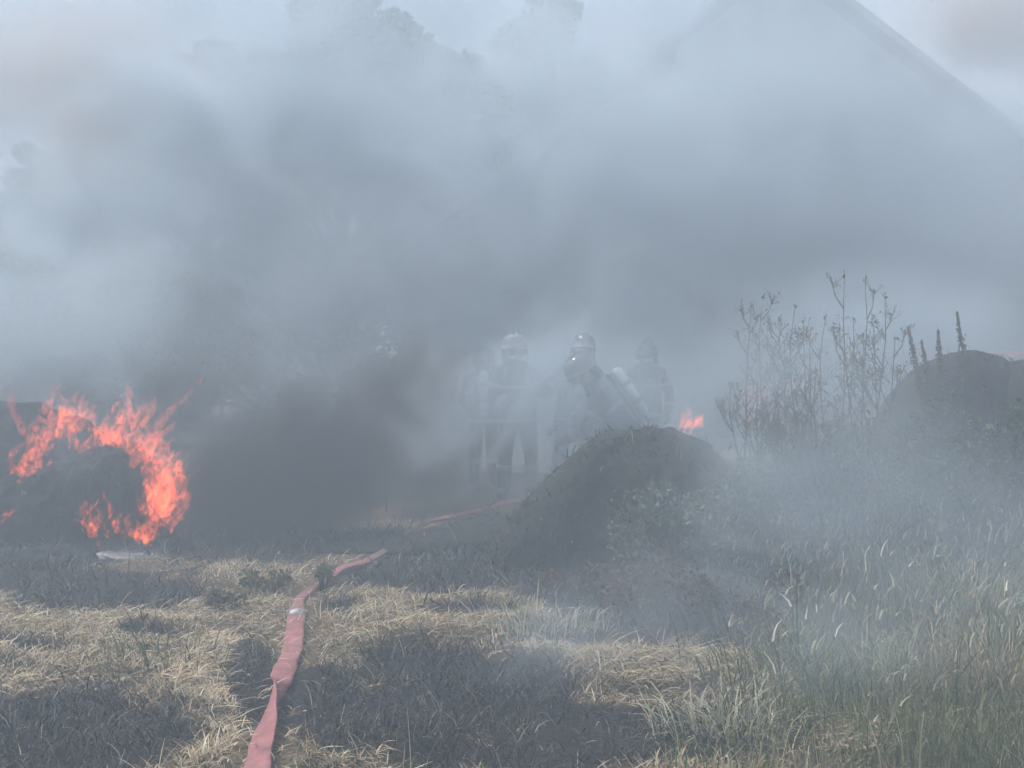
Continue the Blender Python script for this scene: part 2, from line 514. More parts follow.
# pale seeded grass ears among it
x = rng.uniform(.6, 5.0, 5200); y = rng.uniform(4.2, 9.0, 5200)
px, py = to_px(x, y)
keep = (rng.uniform(0, 1, len(x)) < tall_region(px, py)) & (px < 1250)
x, y = x[keep], y[keep]; n = len(x)
hh = rng.uniform(.05, .14, n)
o = blades('grass_ears', np.stack([x, y, gz(x, y) + rng.uniform(.22, .62, n)], -1), hh, rng.uniform(.004, .010, n), rng.normal(.2, 1.2, n), rng.uniform(.3, .95, n),
           tints(n, [(.50, .47, .36), (.4, .37, .27), (.62, .60, .50)], [2, 3, 1]), M['blade'], droop=rng.uniform(0, .6, n))
tag(o, 'pale seed ears hanging in the tall grass', 'grass', kind='stuff')


# arched tussocks of bleached grass: things
def tussock(px, py, n, hgt, label, cols, wt, spread=.16, grp='bleached grass tussocks'):
    p = G(px, py)
    bx = rng.normal(0, spread, n); by = rng.normal(0, spread * .6, n)
    az = np.arctan2(by, bx) + rng.normal(0, .7, n)
    o = blades('grass_tussock', np.stack([bx, by, np.zeros(n)], -1), rng.uniform(.5, 1.15, n) * hgt, rng.uniform(.005, .011, n), az,
               rng.uniform(.25, .95, n), tints(n, cols, wt), M['blade'], droop=rng.uniform(.1, .75, n))
    o.location = (p.x, p.y, gz1(p.x, p.y))
    tag(o, label, 'grass tuft', grp)
    return o


PB = [(.62, .57, .42), (.5, .45, .31), (.34, .33, .2)]
tussock(965, 622, 420, .62, 'large bleached tussock bending over in the tall grass by the dark bales', PB, [3, 3, 2])
tussock(905, 690, 260, .5, 'pale tussock with drooping ears in the middle of the tall grass', PB, [2, 3, 3])
tussock(1000, 705, 360, .6, 'tan upright tussock at the right edge of the photo', [(.46, .36, .22), (.36, .28, .17), (.26, .22, .14)], [3, 3, 2])
tussock(725, 735, 200, .36, 'low bleached tussock beside the straw mat at the bottom', PB, [3, 2, 1])
tussock(545, 640, 200, .30, 'small pale tussock on the straw in front of the charred mound', PB, [2, 3, 2])
tussock(170, 668, 260, .26, 'low green tussock in the straw left of the hose', GREEN, [3, 2, 3, 1], .22, 'green grass tussocks')
tussock(382, 652, 130, .2, 'green tussock just right of the hose coupling', GREEN, [3, 2, 3, 1], .12, 'green grass tussocks')
tussock(790, 690, 300, .45, 'dark green tussock at the left edge of the tall grass', GREEN + [(.3, .3, .18)], [3, 3, 2, 2, 1], .2, 'green grass tussocks')


# ------------------------------------------------------------------ charred heaps and bales
def heap(name, prof, d, thick, label, cat, group=None, strands=500, lump=.06, mats=None, seed=0, ash=.0, straw_cols=None, front=1.0, slen=1.0):
    """a real lump: prof = outline points (px, py) at distance d, bulging towards and away from the camera"""
    P = [W(a, b2, d) for a, b2 in prof]
    xs = np.linspace(P[0].x, P[-1].x, 64)
    hz = np.interp(xs, [p.x for p in P], [max(p.z, 0.0) for p in P])
    hz = np.convolve(np.pad(hz, 3, mode='edge'), np.array([1, 2, 3, 4, 3, 2, 1]) / 16., mode='valid')
    nv = 40
    mb = MB(); verts = []
    cx = (xs[0] + xs[-1]) / 2
    for i, xx in enumerate(xs):
        for k in range(nv):
            a = math.pi * k / (nv - 1)
            c, s = math.cos(a), math.sin(a)
            yy = -thick * (abs(c) ** .62) * math.copysign(1, c) * (.45 + .55 * min(1, hz[i] / (max(hz) * .8 + 1e-6)))
            zz = hz[i] * (s ** .72)
            q = Vector((xx * 2.2, yy * 2.2 + seed * 7.1, zz * 2.2))
            nn = mnoise.fractal(q * 1.3, 1, 2, 4) * lump + mnoise.noise(q * 5) * lump * .45 + mnoise.noise(q * 13) * lump * .22
            verts.append((xx - cx + nn * .7, yy + nn * (-1 if c > 0 else 1), max(zz + nn * .55 * s, -.03) - .02 * (1 - s)))
    faces = []
    for i in range(63):
        for k in range(nv - 1):
            a = i * nv + k
            faces.append((a, a + 1, a + nv + 1, a + nv))
    mb.add(verts, faces)
    # loose strands sticking out of it
    V = np.array(verts)
    r2 = random.Random(seed)
    for _ in range(strands):
        i = r2.randrange(len(V)); p = Vector(V[i])
        if p.z < .03: continue
        dirv = Vector((r2.gauss(0, 1), r2.gauss(0, 1) - .5, r2.gauss(.0, .8))).normalized()
        ln = r2.uniform(.04, .15) * slen
        q1 = p + dirv * ln * .5; q2 = p + dirv * ln + Vector((0, 0, -ln * r2.uniform(.1, .5)))
        w = r2.uniform(.002, .0045)
        sd = dirv.cross(Vector((0, .6, 1))).normalized() * w
        mi = 1 if r2.random() > .05 else 2
        mb.add([p - sd, p + sd, q1 + sd * .8, q1 - sd * .8, q2], [(0, 1, 2, 3), (3, 2, 4)], mi)
    o = mb.build(name, mats or [M['char'], M['char_strand'], M['pale_strand']])
    o.location = (cx, d, gz1(cx, d) - .01)
    tag(o, label, cat, group)
    return o


M['pale_strand'] = pbr('unburnt_strand', (.40, .33, .2), .7, col2=(.25, .2, .12), scale=3)
M['char_brown'] = pbr('scorched_straw', (.045, .04, .036), .9, col2=(.075, .066, .055), scale=9, bump=.8, spec=.15)

heap('burnt_bale', [(478, 566), (496, 540), (512, 515), (530, 497), (552, 476), (572, 456), (590, 440), (608, 432), (650, 429), (684, 433), (708, 446), (726, 466), (742, 505), (760, 560)], 8.7, .75,
     'large charred bale slumped in front of the firefighters', 'hay bale', 'charred bales', 3200, .11, seed=1)
heap('burnt_bale', [(72, 560), (76, 500), (82, 462), (92, 449), (112, 445), (132, 450), (142, 466), (147, 500), (150, 560)], 9.5, .5,
     'upright black bale ringed by orange flames', 'hay bale', 'charred bales', 700, .05, seed=2)
heap('burnt_bale', [(-60, 560), (-40, 500), (0, 480), (30, 467), (60, 462), (80, 474), (96, 520), (100, 560)], 9.7, .55,
     'low black bale lying left of the flames', 'hay bale', 'charred bales', 600, .07, seed=3)
heap('burnt_bale', [(-90, 540), (-70, 430), (-20, 402), (30, 404), (62, 414), (90, 440), (120, 440), (150, 470), (170, 540)], 11.4, .7,
     'dark bale stack behind the flames at the left edge', 'hay bale', 'charred bales', 500, .08, seed=4)
heap('burnt_bale', [(858, 560), (876, 450), (898, 398), (922, 372), (946, 358), (972, 352), (998, 356), (1012, 380), (1024, 560)], 9.8, .8,
     'dark round topped bale behind the tall grass, nearer to the weeds', 'hay bale', 'dark bales by the weeds', 700, .05, seed=5)
heap('burnt_bale', [(984, 560), (992, 400), (1004, 366), (1030, 360), (1060, 366), (1085, 400), (1095, 560)], 9.4, .8,
     'dark bale cut off by the right edge of the photo', 'hay bale', 'dark bales by the weeds', 600, .05, seed=6)
heap('burnt_heap', [(-40, 600), (0, 560), (30, 548), (60, 552), (95, 560), (130, 575), (165, 590), (190, 606)], 8.6, .32,
     'low flat heap of black burnt straw before the flaming bale', 'straw heap', 'burnt straw heaps', 800, .06, seed=7)
heap('burnt_heap', [(150, 582), (170, 572), (195, 568), (215, 575), (232, 584)], 8.2, .16,
     'small black clump of burnt straw beside the bare tan ground', 'straw heap', 'burnt straw heaps', 300, .04, seed=8)
heap('burnt_heap', [(300, 560), (340, 545), (400, 540), (450, 528), (500, 520), (540, 525), (580, 560)], 9.3, .55,
     'low burnt ridge that the hose runs over', 'straw heap', 'burnt straw heaps', 700, .05, seed=9)
heap('ash_heap', [(48, 592), (72, 564), (110, 551), (150, 556), (185, 563), (212, 590)], 8.9, .24,
     'pale grey ash lying at the foot of the flaming bale', 'ash heap', None, 260, .06, mats=[M['ash'], M['ash'], M['char_strand']], seed=11)
heap('burnt_heap', [(306, 606), (312, 596), (322, 590), (334, 592), (342, 603)], 7.6, .10,
     'small brown clump covering the hose', 'straw heap', 'burnt straw heaps', 160, .03, seed=12, mats=[M['char_brown'], M['char_strand'], M['pale_strand']])


# ------------------------------------------------------------------ flames
FLAME_E = .31


def flame_mat():
    m, nt, N, L = newmat('flame_glow')
    out = N.new('ShaderNodeOutputMaterial')
    tc = N.new('ShaderNodeTexCoord')
    nz = N.new('ShaderNodeTexNoise'); nz.inputs['Scale'].default_value = 17; nz.inputs['Detail'].default_value = 4
    nz.inputs['Distortion'].default_value = 1.2
    mp = N.new('ShaderNodeMapping'); mp.inputs['Scale'].default_value = (1, 1, .55)
    L.new(tc.outputs['Object'], mp.inputs[0]); L.new(mp.outputs[0], nz.inputs['Vector'])
    at = N.new('ShaderNodeAttribute'); at.attribute_name = 'tint'
    cr = N.new('ShaderNodeValToRGB')
    cr.color_ramp.elements[0].position = .34; cr.color_ramp.elements[0].color = (.45, .035, .02, 1)
    cr.color_ramp.elements[1].position = .72; cr.color_ramp.elements[1].color = (1.0, .25, .07, 1)
    e = cr.color_ramp.elements.new(.52); e.color = (1.0, .11, .04, 1)
    L.new(nz.outputs['Fac'], cr.inputs[0])
    em = N.new('ShaderNodeEmission'); L.new(cr.outputs[0], em.inputs['Color'])
    tr = N.new('ShaderNodeBsdfTransparent')
    rp = N.new('ShaderNodeMapRange'); rp.inputs[1].default_value = .36; rp.inputs[2].default_value = .66
    L.new(nz.outputs['Fac'], rp.inputs[0])
    # thin gas: seen edge on there is little of it, so the rim of a tongue is faint
    lw = N.new('ShaderNodeLayerWeight'); lw.inputs['Blend'].default_value = .5
    iv = N.new('ShaderNodeMath'); iv.operation = 'SUBTRACT'; iv.inputs[0].default_value = 1.0; L.new(lw.outputs['Facing'], iv.inputs[1])
    pw = N.new('ShaderNodeMath'); pw.operation = 'POWER'; pw.inputs[1].default_value = 1.5; L.new(iv.outputs[0], pw.inputs[0])
    ml = N.new('ShaderNodeMath'); ml.operation = 'MULTIPLY'
    L.new(rp.outputs[0], ml.inputs[0]); L.new(at.outputs['Fac'], ml.inputs[1])
    m3 = N.new('ShaderNodeMath'); m3.operation = 'MULTIPLY'
    L.new(ml.outputs[0], m3.inputs[0]); L.new(pw.outputs[0], m3.inputs[1])
    m4 = N.new('ShaderNodeMath'); m4.operation = 'MULTIPLY'; m4.inputs[1].default_value = FLAME_E
    L.new(m3.outputs[0], m4.inputs[0]); L.new(m4.outputs[0], em.inputs['Strength'])
    mx = N.new('ShaderNodeAddShader')
    L.new(tr.outputs[0], mx.inputs[0]); L.new(em.outputs[0], mx.inputs[1])
    L.new(mx.outputs[0], out.inputs['Surface'])
    return m


M['flame'] = flame_mat()


def flames(path, d, n, hgt, wid, label, seed, jitter=.06, dirx=.25):
    """a sheet of curling tongues whose roots follow a line of pixels at distance d"""
    P = [W(a, b2, d) for a, b2 in path]
    seg = [0]
    for i in range(1, len(P)): seg.append(seg[-1] + (P[i] - P[i - 1]).length)
    r2 = random.Random(seed)
    mb = MB(); alpha = []
    c0 = sum(P, Vector()) / len(P)
    base = Vector((c0.x, d, 0))
    for _ in range(n):
        s = r2.uniform(0, seg[-1])
        i = max(k for k in range(len(seg)) if seg[k] <= s and k < len(seg) - 1)
        p = P[i].lerp(P[i + 1], (s - seg[i]) / max(1e-6, seg[i + 1] - seg[i]))
        p = p + Vector((r2.gauss(0, jitter), r2.gauss(0, jitter * 1.4), r2.gauss(0, jitter))) - base
        H = hgt * r2.lognormvariate(-.3, .65); Wd = wid * r2.uniform(.35, 1.25) * (.6 + .5 * min(1.8, H / hgt))
        ph = r2.uniform(0, 6.28); cur = r2.uniform(.1, .34) * H
        dr = r2.gauss(dirx, .35)
        pts, rad = [], []
        K = 9
        for k in range(K):
            t = k / (K - 1)
            pts.append(p + Vector((dr * H * t ** 1.4 + cur * math.sin(ph + t * 5.2) * t, cur * .6 * math.cos(ph * 1.7 + t * 4) * t, H * t)))
            rr = Wd * (math.sin(math.pi * min(1, (t * .82 + .16))) ** .9) * (1 + .25 * math.sin(ph * 3 + t * 11))
            rad.append((max(rr, .002), max(rr * .38, .0015)))
        b0 = len(mb.v)
        mb.loft(pts, rad, 7, hint=(0, 1, 0))
        for k in range(K): alpha += [1.0 - .55 * (k / (K - 1)) ** 2] * 7
    o = mb.build('flame', M['flame'])
    at = o.data.attributes.new('tint', 'FLOAT', 'POINT')
    at.data.foreach_set('value', alpha)
    o.location = base
    tag(o, label, 'fire', 'flames')
    return o


flames([(14, 482), (30, 470), (40, 448), (52, 425), (68, 418)], 9.45, 110, .12, .032, 'ragged flames climbing the left shoulder of the burning bale', 1, .07, .3)
flames([(60, 424), (80, 440), (100, 444), (122, 446), (145, 448), (158, 462)], 9.45, 130, .14, .042, 'broad band of flames along the top of the burning bale', 2, .06, .25)
flames([(148, 470), (156, 490), (158, 510), (160, 522), (170, 500), (172, 478)], 9.45, 170, .15, .042, 'tallest flames on the right flank of the burning bale', 3, .07, .3)
flames([(88, 515), (93, 540), (100, 528), (112, 528), (126, 537), (134, 540)], 9.0, 64, .10, .024, 'low flames licking round the foot of the burning bale', 4, .025, .1)
flames([(140, 544), (150, 542)], 9.0, 26, .11, .026, 'small separate flame on the ground right of the burning bale', 5, .025, .1)
flames([(-8, 535), (4, 526)], 9.2, 14, .14, .035, 'slanting flame cut off by the left edge of the photo', 6, .02, .6)
flames([(680, 430), (688, 428), (698, 426)], 9.35, 44, .09, .022, 'faint flame burning on the far side of the charred mound', 7, .028, .5)


# ------------------------------------------------------------------ fire hose
def ribbon_hose():
    # (px, py, height above ground, roll of the flat section in degrees)
    pts, rolls = [], []
    for px, py, h, rl in HOSE:
        g = G(px, py) if h < .15 else None
        if g is None:
            g = Vector(((px - CX) / F * 12.0, 12.0 + h * .3, 0))
        pts.append(Vector((g.x, g.y, gz1(g.x, g.y) + h)))
        rolls.append(rl)
    # Catmull-Rom
    out, ro, ws, so = [], [], [], []
    for i in range(len(pts) - 1):
        p0, p1, p2, p3 = pts[max(i - 1, 0)], pts[i], pts[i + 1], pts[min(i + 2, len(pts) - 1)]
        for k in range(10):
            t = k / 10
            out.append(.5 * ((2 * p1) + (p2 - p0) * t + (2 * p0 - 5 * p1 + 4 * p2 - p3) * t * t + (3 * p1 - p0 - 3 * p2 + p3) * t ** 3))
            ro.append(rolls[i] + (rolls[i + 1] - rolls[i]) * t)
            kk = i + t
            ws.append(np.interp(kk, [0, 9.2, 9.8, 12, 13, 30], [1, 1, .66, .6, .66, .66]))
            so.append(np.interp(kk, [0, 8, 9, 10.5, 11.5, 12, 13, 13.8, 14.5, 16, 17.2, 18, 30], [.05, .08, .2, .35, .8, .5, .0, .25, .8, .75, .4, .05, .05]))
    mb = MB(); n = 14
    for i, p in enumerate(out):
        t = (out[min(i + 1, len(out) - 1)] - out[max(i - 1, 0)]).normalized()
        s = t.cross(Vector((0, 0, 1))).normalized(); u = s.cross(t).normalized()
        a = R(ro[i])
        s2 = s * math.cos(a) + u * math.sin(a); u2 = -s * math.sin(a) + u * math.cos(a)
        wv = (.054 + .003 * math.sin(i * .37) + .002 * math.sin(i * .91)) * ws[i]
        th = .010 + .003 * math.sin(i * .23 + 1)
        for k in range(n):
            b2 = 2 * math.pi * k / n
            cs, sn = math.cos(b2), math.sin(b2)
            wob = .005 * math.sin(i * .55 + k)
            mb.v.append(tuple(p + s2 * (math.copysign(abs(cs) ** .75, cs) * wv) + u2 * (sn * th + wob * .4)))
    for i in range(len(out) - 1):
        for k in range(n):
            k2 = (k + 1) % n
            mb.f.append((i * n + k, i * n + k2, (i + 1) * n + k2, (i + 1) * n + k)); mb.m.append(0)
    mb.f.append(tuple(reversed(range(n)))); mb.m.append(0)
    mb.f.append(tuple((len(out) - 1) * n + k for k in range(n))); mb.m.append(0)
    root = empty('fire_hose', (0, 0, 0))
    tag(root, 'flat pink red fire hose running across the grass to the firefighters', 'hose')
    ho = mb.build('hose_jacket', M['hose'], root)
    at = ho.data.attributes.new('soot', 'FLOAT', 'POINT')
    at.data.foreach_set('value', np.repeat(np.array(so), n).astype(np.float32))
    # coupling at (297,625)
    c = pts[9]; t = (pts[10] - pts[8]).normalized()
    cp = MB()
    cp.loft([c - t * .05, c - t * .022, c - t * .02, c + t * .02, c + t * .022, c + t * .05],
            [(.050,.022),(.050,.024),(.055,.030),(.055,.030),(.046,.024),(.044,.022)], 18, hint=(0, 0, 1))
    cpo = cp.build('coupling', M['alu_dull'], root)
    lg = MB()
    for sgn in (-1, 1):
        lg.box(c + Vector((sgn * .056, 0, .01)), (.018, .03, .024))
    lg.build('lug', M['alu'], cpo, smooth=False, bevel=.004)
    return root


ribbon_hose()


# ------------------------------------------------------------------ firefighters
def skin_mesh(chains, root_first=True):
    """chains: list of lists of (Vector, radius) or index refs -> evaluated skin mesh data (verts, faces)"""
    verts, edges, rad, idx = [], [], [], {}

    def vid(key, p, r):
        if key in idx: return idx[key]
        idx[key] = len(verts); verts.append(tuple(p)); rad.append(r)
        return idx[key]
    for ch in chains:
        prev = None
        for key, p, r in ch:
            i = vid(key, p, r)
            if prev is not None and prev != i: edges.append((prev, i))
            prev = i
    me = bpy.data.meshes.new('tmp'); me.from_pydata(verts, edges, [])
    ob = bpy.data.objects.new('tmp', me); COL.objects.link(ob)
    ob.modifiers.new('s', 'SKIN')
    sv = me.skin_vertices[0].data
    for i, r in enumerate(rad):
        sv[i].radius = r if isinstance(r, tuple) else (r, r)
        sv[i].use_root = (i == 0)
    sd = ob.modifiers.new('d', 'SUBSURF'); sd.levels = 2; sd.render_levels = 2
    dg = bpy.context.evaluated_depsgraph_get(); dg.update()
    ev = ob.evaluated_get(dg).to_mesh()
    V = [v.co.copy() for v in ev.vertices]; Fc = [tuple(p.vertices) for p in ev.polygons]
    ob.evaluated_get(dg).to_mesh_clear()
    bpy.data.objects.remove(ob); bpy.data.meshes.remove(me)
    return V, Fc


def hand_chains(wr, dirv, palm_n, k, side):
    """five gloved fingers from a wrist; curled a little"""
    d = dirv.normalized(); nrm = (palm_n - d * palm_n.dot(d)).normalized(); s = d.cross(nrm).normalized() * side
    res = []
    for fi, (off, ln) in enumerate([(-.03, .07), (-.010, .082), (.010, .078), (.03, .06)]):
        b0 = wr + d * .03 + s * off * .6; b1 = wr + d * .095 + s * off
        q1 = b1 + d * ln * .45 + nrm * ln * .18; q2 = q1 + d * ln * .2 + nrm * ln * .36; q3 = q2 - d * ln * .12 + nrm * ln * .25
        res.append([((k, fi, 0), b0, .016), ((k, fi, 1), b1, .014), ((k, fi, 2), q1, .0125), ((k, fi, 3), q2, .0115), ((k, fi, 4), q3, .009)])
    t0 = wr + d * .03 - s * .02; t1 = t0 + d * .03 - s * .035 + nrm * .012; t2 = t1 + d * .03 - s * .008 + nrm * .02
    res.append([((k, 9, 0), t0, .017), ((k, 9, 1), t1, .014), ((k, 9, 2), t2, .011)])
    return res


def lathe(prof, n=20, axis_pts=None):
    """profile [(r, z)] round z -> verts, faces"""
    V, Fc = [], []
    for r, z in prof:
        for k in range(n):
            a = 2 * math.pi * k / n
            V.append(Vector((r * math.cos(a), r * math.sin(a), z)))
    for i in range(len(prof) - 1):
        for k in range(n):
            k2 = (k + 1) % n
            Fc.append((i * n + k, i * n + k2, (i + 1) * n + k2, (i + 1) * n + k))
    Fc.append(tuple(reversed(range(n)))); Fc.append(tuple((len(prof) - 1) * n + k for k in range(n)))
    return V, Fc


def frame_from(z, yhint):
    z = z.normalized(); x = yhint.cross(z).normalized(); y = z.cross(x)
    return Matrix((x, y, z)).transposed()


def person(loc, J, label, facing, helmet='helmet', face=False, tank=True, scale=1.0, hood=False, group='firefighters'):
    """J: joints in a local frame (x = photo right, y = away from camera, z up); facing = unit vector the face looks at"""
    root = empty('person', loc); root.scale = (scale,) * 3
    tag(root, label, 'firefighter', group)
    v = {k: Vector(p) for k, p in J.items()}
    fw = Vector(facing).normalized()
    chest, pel, neck, head = v['chest'], v['pelvis'], v['neck'], v['head']
    up = (head - neck).normalized()
    mid = pel.lerp(chest, .5) + Vector((0, 0, 0))
    core = [('pel', pel, (.165, .135)), ('mid', mid, (.16, .135)), ('chest', chest, (.19, .145)), ('nk', neck, .07), ('h0', head - up * .055, .075), ('h1', head + up * .03, .094), ('h2', head + up * .105, .07)]
    chains = [core]
    for s in ('L', 'R'):
        chains.append([('chest', chest, .19), ('sh' + s, v['sh' + s], .088), ('el' + s, v['el' + s], .066), ('wr' + s, v['wr' + s], .050), ('pm' + s, v['wr' + s] + (v['wr' + s] - v['el' + s]).normalized() * .07, (.042, .03))])
        chains.append([('pel', pel, .16), ('hip' + s, v['hip' + s], .115), ('kn' + s, v['kn' + s], .085), ('an' + s, v['an' + s], .072), ('toe' + s, v['toe' + s], (.055, .045))])
    V, Fc = skin_mesh(chains)
    mb = MB(); mb.add(V, Fc, 0)
    # fingers, same mesh
    for s, sg in (('L', -1), ('R', 1)):
        d = (v['wr' + s] - v['el' + s]).normalized()
        for ch in hand_chains(v['wr' + s], d, Vector((-sg * .6, .3, -.5)), s, sg):
            a, f2 = skin_mesh([ch]); mb.add(a, f2, 1)
    # assign materials by place: hands, face, boots
    hd = head
    for i, f in enumerate(mb.f):
        c = sum((Vector(mb.v[k]) for k in f), Vector()) / len(f)
        if mb.m[i] == 1: continue
        if (c - (hd + up * .02)).length < .15 and (c - neck).dot(up) > .03: mb.m[i] = 2
        for s in ('L', 'R'):
            if (c - v['wr' + s]).dot((v['wr' + s] - v['el' + s]).normalized()) > .0 and (c - v['wr' + s]).length < .16: mb.m[i] = 1
            if c.z < v['an' + s].z + .20 and (c - v['an' + s]).length < .34: mb.m[i] = 3
    # nose, brow and chin belong to the same body mesh
    sidev = fw.cross(up).normalized()
    nb = head + fw * .088
    a, f2 = ico(nb, (.017, .02, .024), 1); mb.add(a, f2, 2)
    a, f2 = ico(head + fw * .07 - up * .075, (.035, .03, .025), 2); mb.add(a, f2, 2)
    for sg in (-1, 1):
        a, f2 = ico(head + sidev * sg * .093 + up * .0, (.014, .02, .03), 1); mb.add(a, f2, 2)
    mb.build('body', [M['gear'], M['glove'], M['hood'] if hood else M['skin'], M['boot']], root)
    eyes = MB()
    for sg in (-1, 1):
        a, f2 = ico(head + fw * .085 + sidev * sg * .032 + up * .022, (.011, .008, .008), 1); eyes.add(a, f2)
    eyes.build('eyes', M['visor'], root)
    mo = MB(); a, f2 = ico(head + fw * .090 - up * .045, (.022, .008, .005), 1); mo.add(a, f2); mo.build('mouth', M['glove'], root)
    # jacket skirt
    ax = (chest - pel)
    jk = MB()
    sd = (v['shR'] - v['shL']).normalized()
    yh = sd.cross(ax).normalized()
    jp = [pel - ax * .26, pel - ax * .02, pel + ax * .35, pel + ax * .75, pel + ax * 1.02]
    jk.loft(jp, [(.19, .225), (.185, .215), (.175, .205), (.178, .215), (.13, .16)], 20, hint=sd, cap=False)
    jo = jk.build('jacket', M['gear'], root)
    md = jo.modifiers.new('thick', 'SOLIDIFY'); md.thickness = .015
    # reflective bands: jacket hem, sleeves, shins
    def band(p, q, t, ra, rb, mat, hw=.025, hint=(0, 1, 0)):
        a2 = Vector(p).lerp(Vector(q), t); dd = (Vector(q) - Vector(p)).normalized()
        bb = MB(); bb.loft([a2 - dd * hw, a2 + dd * hw], [(ra, rb)] * 2, 18, hint=hint, cap=False)
        bo = bb.build('reflective_band', M[mat], root)
        m2 = bo.modifiers.new('thick', 'SOLIDIFY'); m2.thickness = .006
    band(jp[0], jp[1], .35, .195, .23, 'reflect', .028, sd)
    band(jp[3], jp[4], .05, .186, .223, 'reflect', .022, sd)
    for s in ('L', 'R'):
        band(v['el' + s], v['wr' + s], .62, .066, .066, 'reflect')
        band(v['kn' + s], v['an' + s], .32, .094, .094, 'reflect', .03)
        band(v['sh' + s], v['el' + s], .55, .088, .088, 'reflect', .02)
    # helmet
    Rm = frame_from(up, fw)
    prof = [(.150, -.012), (.158, -.004), (.150, .012), (.136, .03), (.134, .06), (.125, .10), (.10, .138), (.06, .160), (.02, .168), (.004, .169)]
    hv, hf = lathe(prof, 24)
    hb = MB()
    hv = [Vector((p.x * .93, p.y * 1.12 - .005 + (.035 if p.z < .02 and p.y < -.05 else 0) * 0, p.z)) for p in hv]
    hb.add([Rm @ p + head + up * .035 for p in hv], hf)
    # crest
    cr = [Rm @ Vector((0, y0, z0)) + head + up * .035 for y0, z0 in ((-.14, .07), (-.10, .135), (-.04, .172), (.04, .176), (.10, .14), (.14, .08))]
    hb.loft(cr, [(.010, .012)] * 6, 6, hint=tuple(Rm @ Vector((1, 0, 0))))
    ho = hb.build('helmet', M[helmet], root)
    vb = MB()
    arc = []
    for k in range(9):
        a = math.pi * (.12 + .76 * k / 8)
        arc.append((math.cos(a), math.sin(a)))
    vv = []
    for (c, s2) in arc:
        for zz, rr in ((.03, 1.0), (-.02, 1.04), (-.075, .98)):
            vv.append(Rm @ Vector((c * .135 * rr, s2 * .158 * rr, zz)) + head + up * .03)
    vf = []
    for k in range(8):
        for j in range(2):
            a0 = k * 3 + j; vf.append((a0, a0 + 1, a0 + 4, a0 + 3))
    vb.add(vv, vf)
    vo = vb.build('visor', M['visor'], ho); m2 = vo.modifiers.new('t', 'SOLIDIFY'); m2.thickness = .004
    lb = MB()
    lb.loft([Rm @ Vector((.12, .04, -.0)) + head + up * .04, Rm @ Vector((.12, .13, -.0)) + head + up * .04], [.016, .019], 10)
    lb.build('helmet_lamp', M['helmet_pale'], ho)
    # neck flap at the back
    nf = MB(); vv = []
    for k in range(9):
        a = math.pi * (1.12 + .76 * k / 8)
        for zz, rr in ((.02, 1.0), (-.14, 1.08)):
            vv.append(Rm @ Vector((math.cos(a) * .132 * rr, math.sin(a) * .150 * rr, zz)) + head + up * .03)
    nf.add(vv, [(2 * k, 2 * k + 1, 2 * k + 3, 2 * k + 2) for k in range(8)])
    no = nf.build('neck_flap', M['gear'], ho); m2 = no.modifiers.new('t', 'SOLIDIFY'); m2.thickness = .006
    if tank:
        # cylinder on the wearer's back
        bk = -(yh if yh.dot(fw) > 0 else -yh)
        an = ax.normalized()
        base = pel + ax * .30 + bk * .285
        Rt = frame_from(an, bk)
        prof = [(.012, -.06), (.035, -.055), (.055, -.03), (.064, 0), (.0645, .42), (.052, .46), (.03, .475), (.018, .48)]
        tv, tf = lathe(prof, 20)
        tb = MB(); tb.add([Rt @ p + base for p in tv], tf)
        to = tb.build('air_cylinder', M['tank'], root)
        st = MB()
        for q in (.1, .30):
            st.loft([Rt @ Vector((0, 0, q - .02)) + base, Rt @ Vector((0, 0, q + .02)) + base], [.0675, .0675], 20)
        st.build('cylinder_strap', M['black'], to)
        vl = MB(); vl.loft([Rt @ Vector((0, 0, -.05)) + base, Rt @ Vector((0, 0, -.10)) + base], [.02, .022], 10)
        vl.loft([Rt @ Vector((-.05, 0, -.09)) + base, Rt @ Vector((.05, 0, -.09)) + base], [.016, .02], 10)
        vl.build('valve', M['alu'], to)
        bp2 = MB(); bp2.box(base - bk * .085 + an * .18, (.26, .03, .58), Rt)
        bp2.build('back_plate', M['black'], root, smooth=False, bevel=.012)
        for sg in (-1, 1):
            sh = v['shR'] if sg > 0 else v['shL']
            so = chest.lerp(sh, .62)
            hb2 = MB(); hb2.loft([so + bk * .17 - an * .30, so + bk * .155 + an * .05, so + an * .105 + bk * .02, so - bk * .165 + an * .02, so - bk * .18 - an * .32], [(.024, .006)] * 5, 8, hint=tuple(sd))
            hb2.build('shoulder_strap', M['reflect'], root)
    return root


def stand(lean=0.0, hl=(0, 0), arms=None, stance=.16, turn=1):
    """upright joints; lean moves the upper body along x"""
    J = dict(pelvis=(0, 0, .96), chest=(lean * .6, 0, 1.36), neck=(lean * .9, 0, 1.54), head=(lean + hl[0], hl[1], 1.665),
             shL=(-.20 + lean * .7, 0, 1.43), shR=(.20 + lean * .7, 0, 1.43), hipL=(-.10, 0, .90), hipR=(.10, 0, .90),
             knL=(-stance * .85, -.03, .50), knR=(stance * .85, -.03, .50), anL=(-stance, .02, .105), anR=(stance, .02, .105),
             toeL=(-stance - .03, -.13 * turn, .055), toeR=(stance + .03, -.13 * turn, .055))
    a = arms or dict(elL=(-.30, -.03, 1.15), wrL=(-.27, -.16, .92), elR=(.30, -.03, 1.15), wrR=(.27, -.16, .92))
    J.update(a)
    return J


def foot(px, py_head, d, h=1.83):
    return Vector(((px - CX) / F * d, d, 0.0))


# standing one with pale helmet, hands towards the hose to the right
person(foot(518, 0, 12.4), stand(-.04, (0, 0), dict(elL=(-.30, -.02, 1.16), wrL=(-.10, -.24, 1.08), elR=(.30, -.10, 1.20), wrR=(.46, -.22, 1.30)), .17),
       'firefighter standing upright in a pale helmet, one arm reaching to the right', (.5, -.8, 0), 'helmet_pale', tank=True, scale=1.005)
